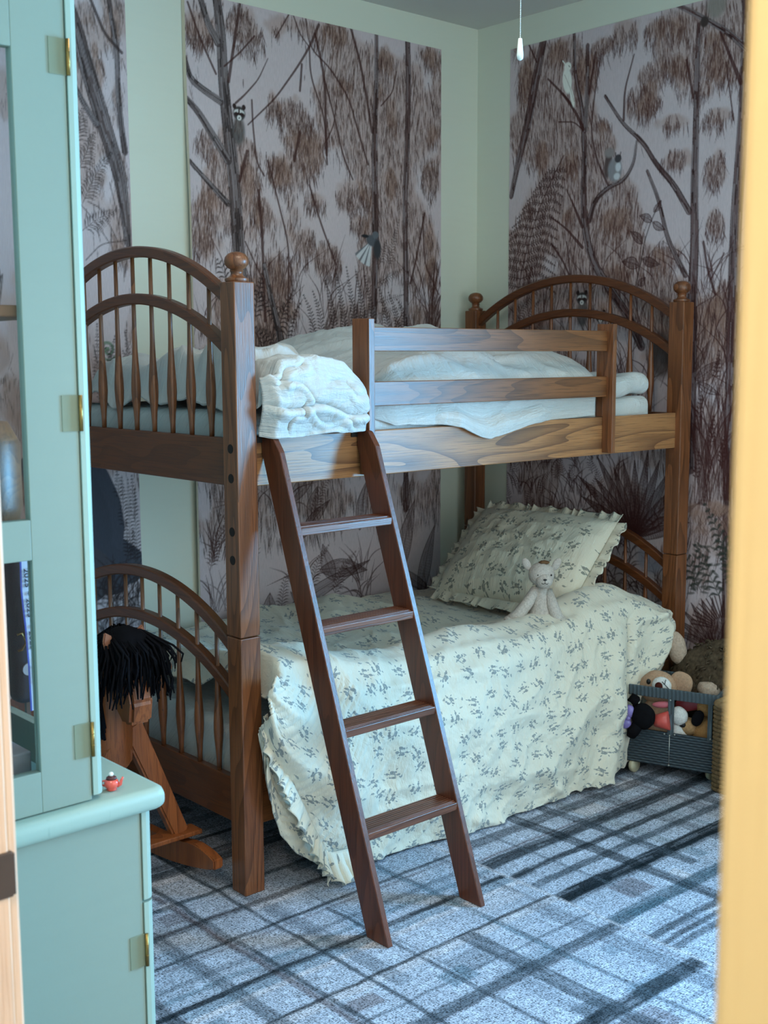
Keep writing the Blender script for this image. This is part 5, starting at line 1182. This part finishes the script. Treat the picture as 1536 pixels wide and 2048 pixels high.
# woven basket
bk2 = empty('wicker_basket', (1.84, -.62, 0), 'natural seagrass basket at the right edge beside the grey cart', 'basket')
NAT = plain('seagrass', srgb(140, 112, 78), .75, .3, 0, 90, .35, .6)
m = MB(); x0, x1, y0, y1, r_ = 1.648, 2.04, -.80, -.398, .05
def rr_ring(z, off, n=96):
    pts = []
    for i in range(n):
        t = 2*PI*i/n; c, s = math.cos(t), math.sin(t); k = 14
        a = abs(c)**(2/k)*math.copysign(1, c); b = abs(s)**(2/k)*math.copysign(1, s)
        w = off*math.sin(i*PI*.5*2)
        pts.append(((x0+x1)/2+a*((x1-x0)/2+off*(1 if (i % 2) else -1)), (y0+y1)/2+b*((y1-y0)/2+off*(1 if (i % 2) else -1)), z))
    return pts
for k in range(20): m.tube(rr_ring(.010+k*.0148, .004*(1 if k % 2 else -1)), .0078, 6, True)
m.tube(rr_ring(.305, 0), .012, 8, True)
for i in range(0, 96, 4):
    p = rr_ring(0, 0)[i]; m.tube([(p[0], p[1], .005), (p[0], p[1], .305)], .005, 6)
m.box(x0+.01, x1-.01, y0+.01, y1-.01, .002, .012)
m.build('basket_weave', NAT, bk2, True)
# ------------------------------------------------------------------ light
def area(name, loc, rot, sx, sy, power, col, spread=None):
    l = bpy.data.lights.new(name, 'AREA'); l.shape = 'RECTANGLE'; l.size = sx; l.size_y = sy; l.energy = power; l.color = col
    if spread: l.spread = spread
    o = bpy.data.objects.new(name, l); C.objects.link(o); o.location = loc; o.rotation_euler = rot; return o
area('window_daylight', (XW+.12, (WY0+WY1)/2, (WZ0+WZ1)/2), (0, -PI/2, 0) if False else (0, PI/2, 0), WZ1-WZ0, WY1-WY0, 168, (.18, .57, 1.0), math.radians(136))
area('bounce_fill', (.1, YF+.05, 1.35), (PI/2, 0, 0), 3.0, 2.0, 31, (1.0, .82, .64))  # added fill light standing in for bounce off the walls
area('ceiling_fill', (-.1, -.9, ZC-.06), (0, 0, 0), .5, .5, 13, (1.0, .84, .66))  # added warm fill under the ceiling, not a real lamp
area('hall_lamp', (XL-.9, -2.7, ZC-.05), (0, 0, 0), .5, .5, 33, (1.0, .84, .66))
w = bpy.data.worlds.new('World'); bpy.context.scene.world = w; w.use_nodes = True
w.node_tree.nodes['Background'].inputs[0].default_value = (.55, .75, 1, 1); w.node_tree.nodes['Background'].inputs[1].default_value = .6
# ------------------------------------------------------------------ camera
cam = bpy.data.cameras.new('Camera'); co = bpy.data.objects.new('Camera', cam); C.objects.link(co)
co.matrix_world = Matrix.Translation(CAM['pos']) @ Matrix((AX_R, AX_U, -AX_F)).transposed().to_4x4()
cam.sensor_fit = 'VERTICAL'; cam.sensor_height = 36; cam.sensor_width = 27; cam.lens = CAM['f']/2048*36; cam.clip_start = .05
cam.dof.use_dof = True; cam.dof.focus_distance = 3.3; cam.dof.aperture_fstop = 9.5
sc = bpy.context.scene; sc.camera = co
sc.view_settings.view_transform = 'Standard'; sc.view_settings.look = 'None'; sc.view_settings.gamma = 1; sc.view_settings.exposure = 0; sc.view_settings.use_curve_mapping = False
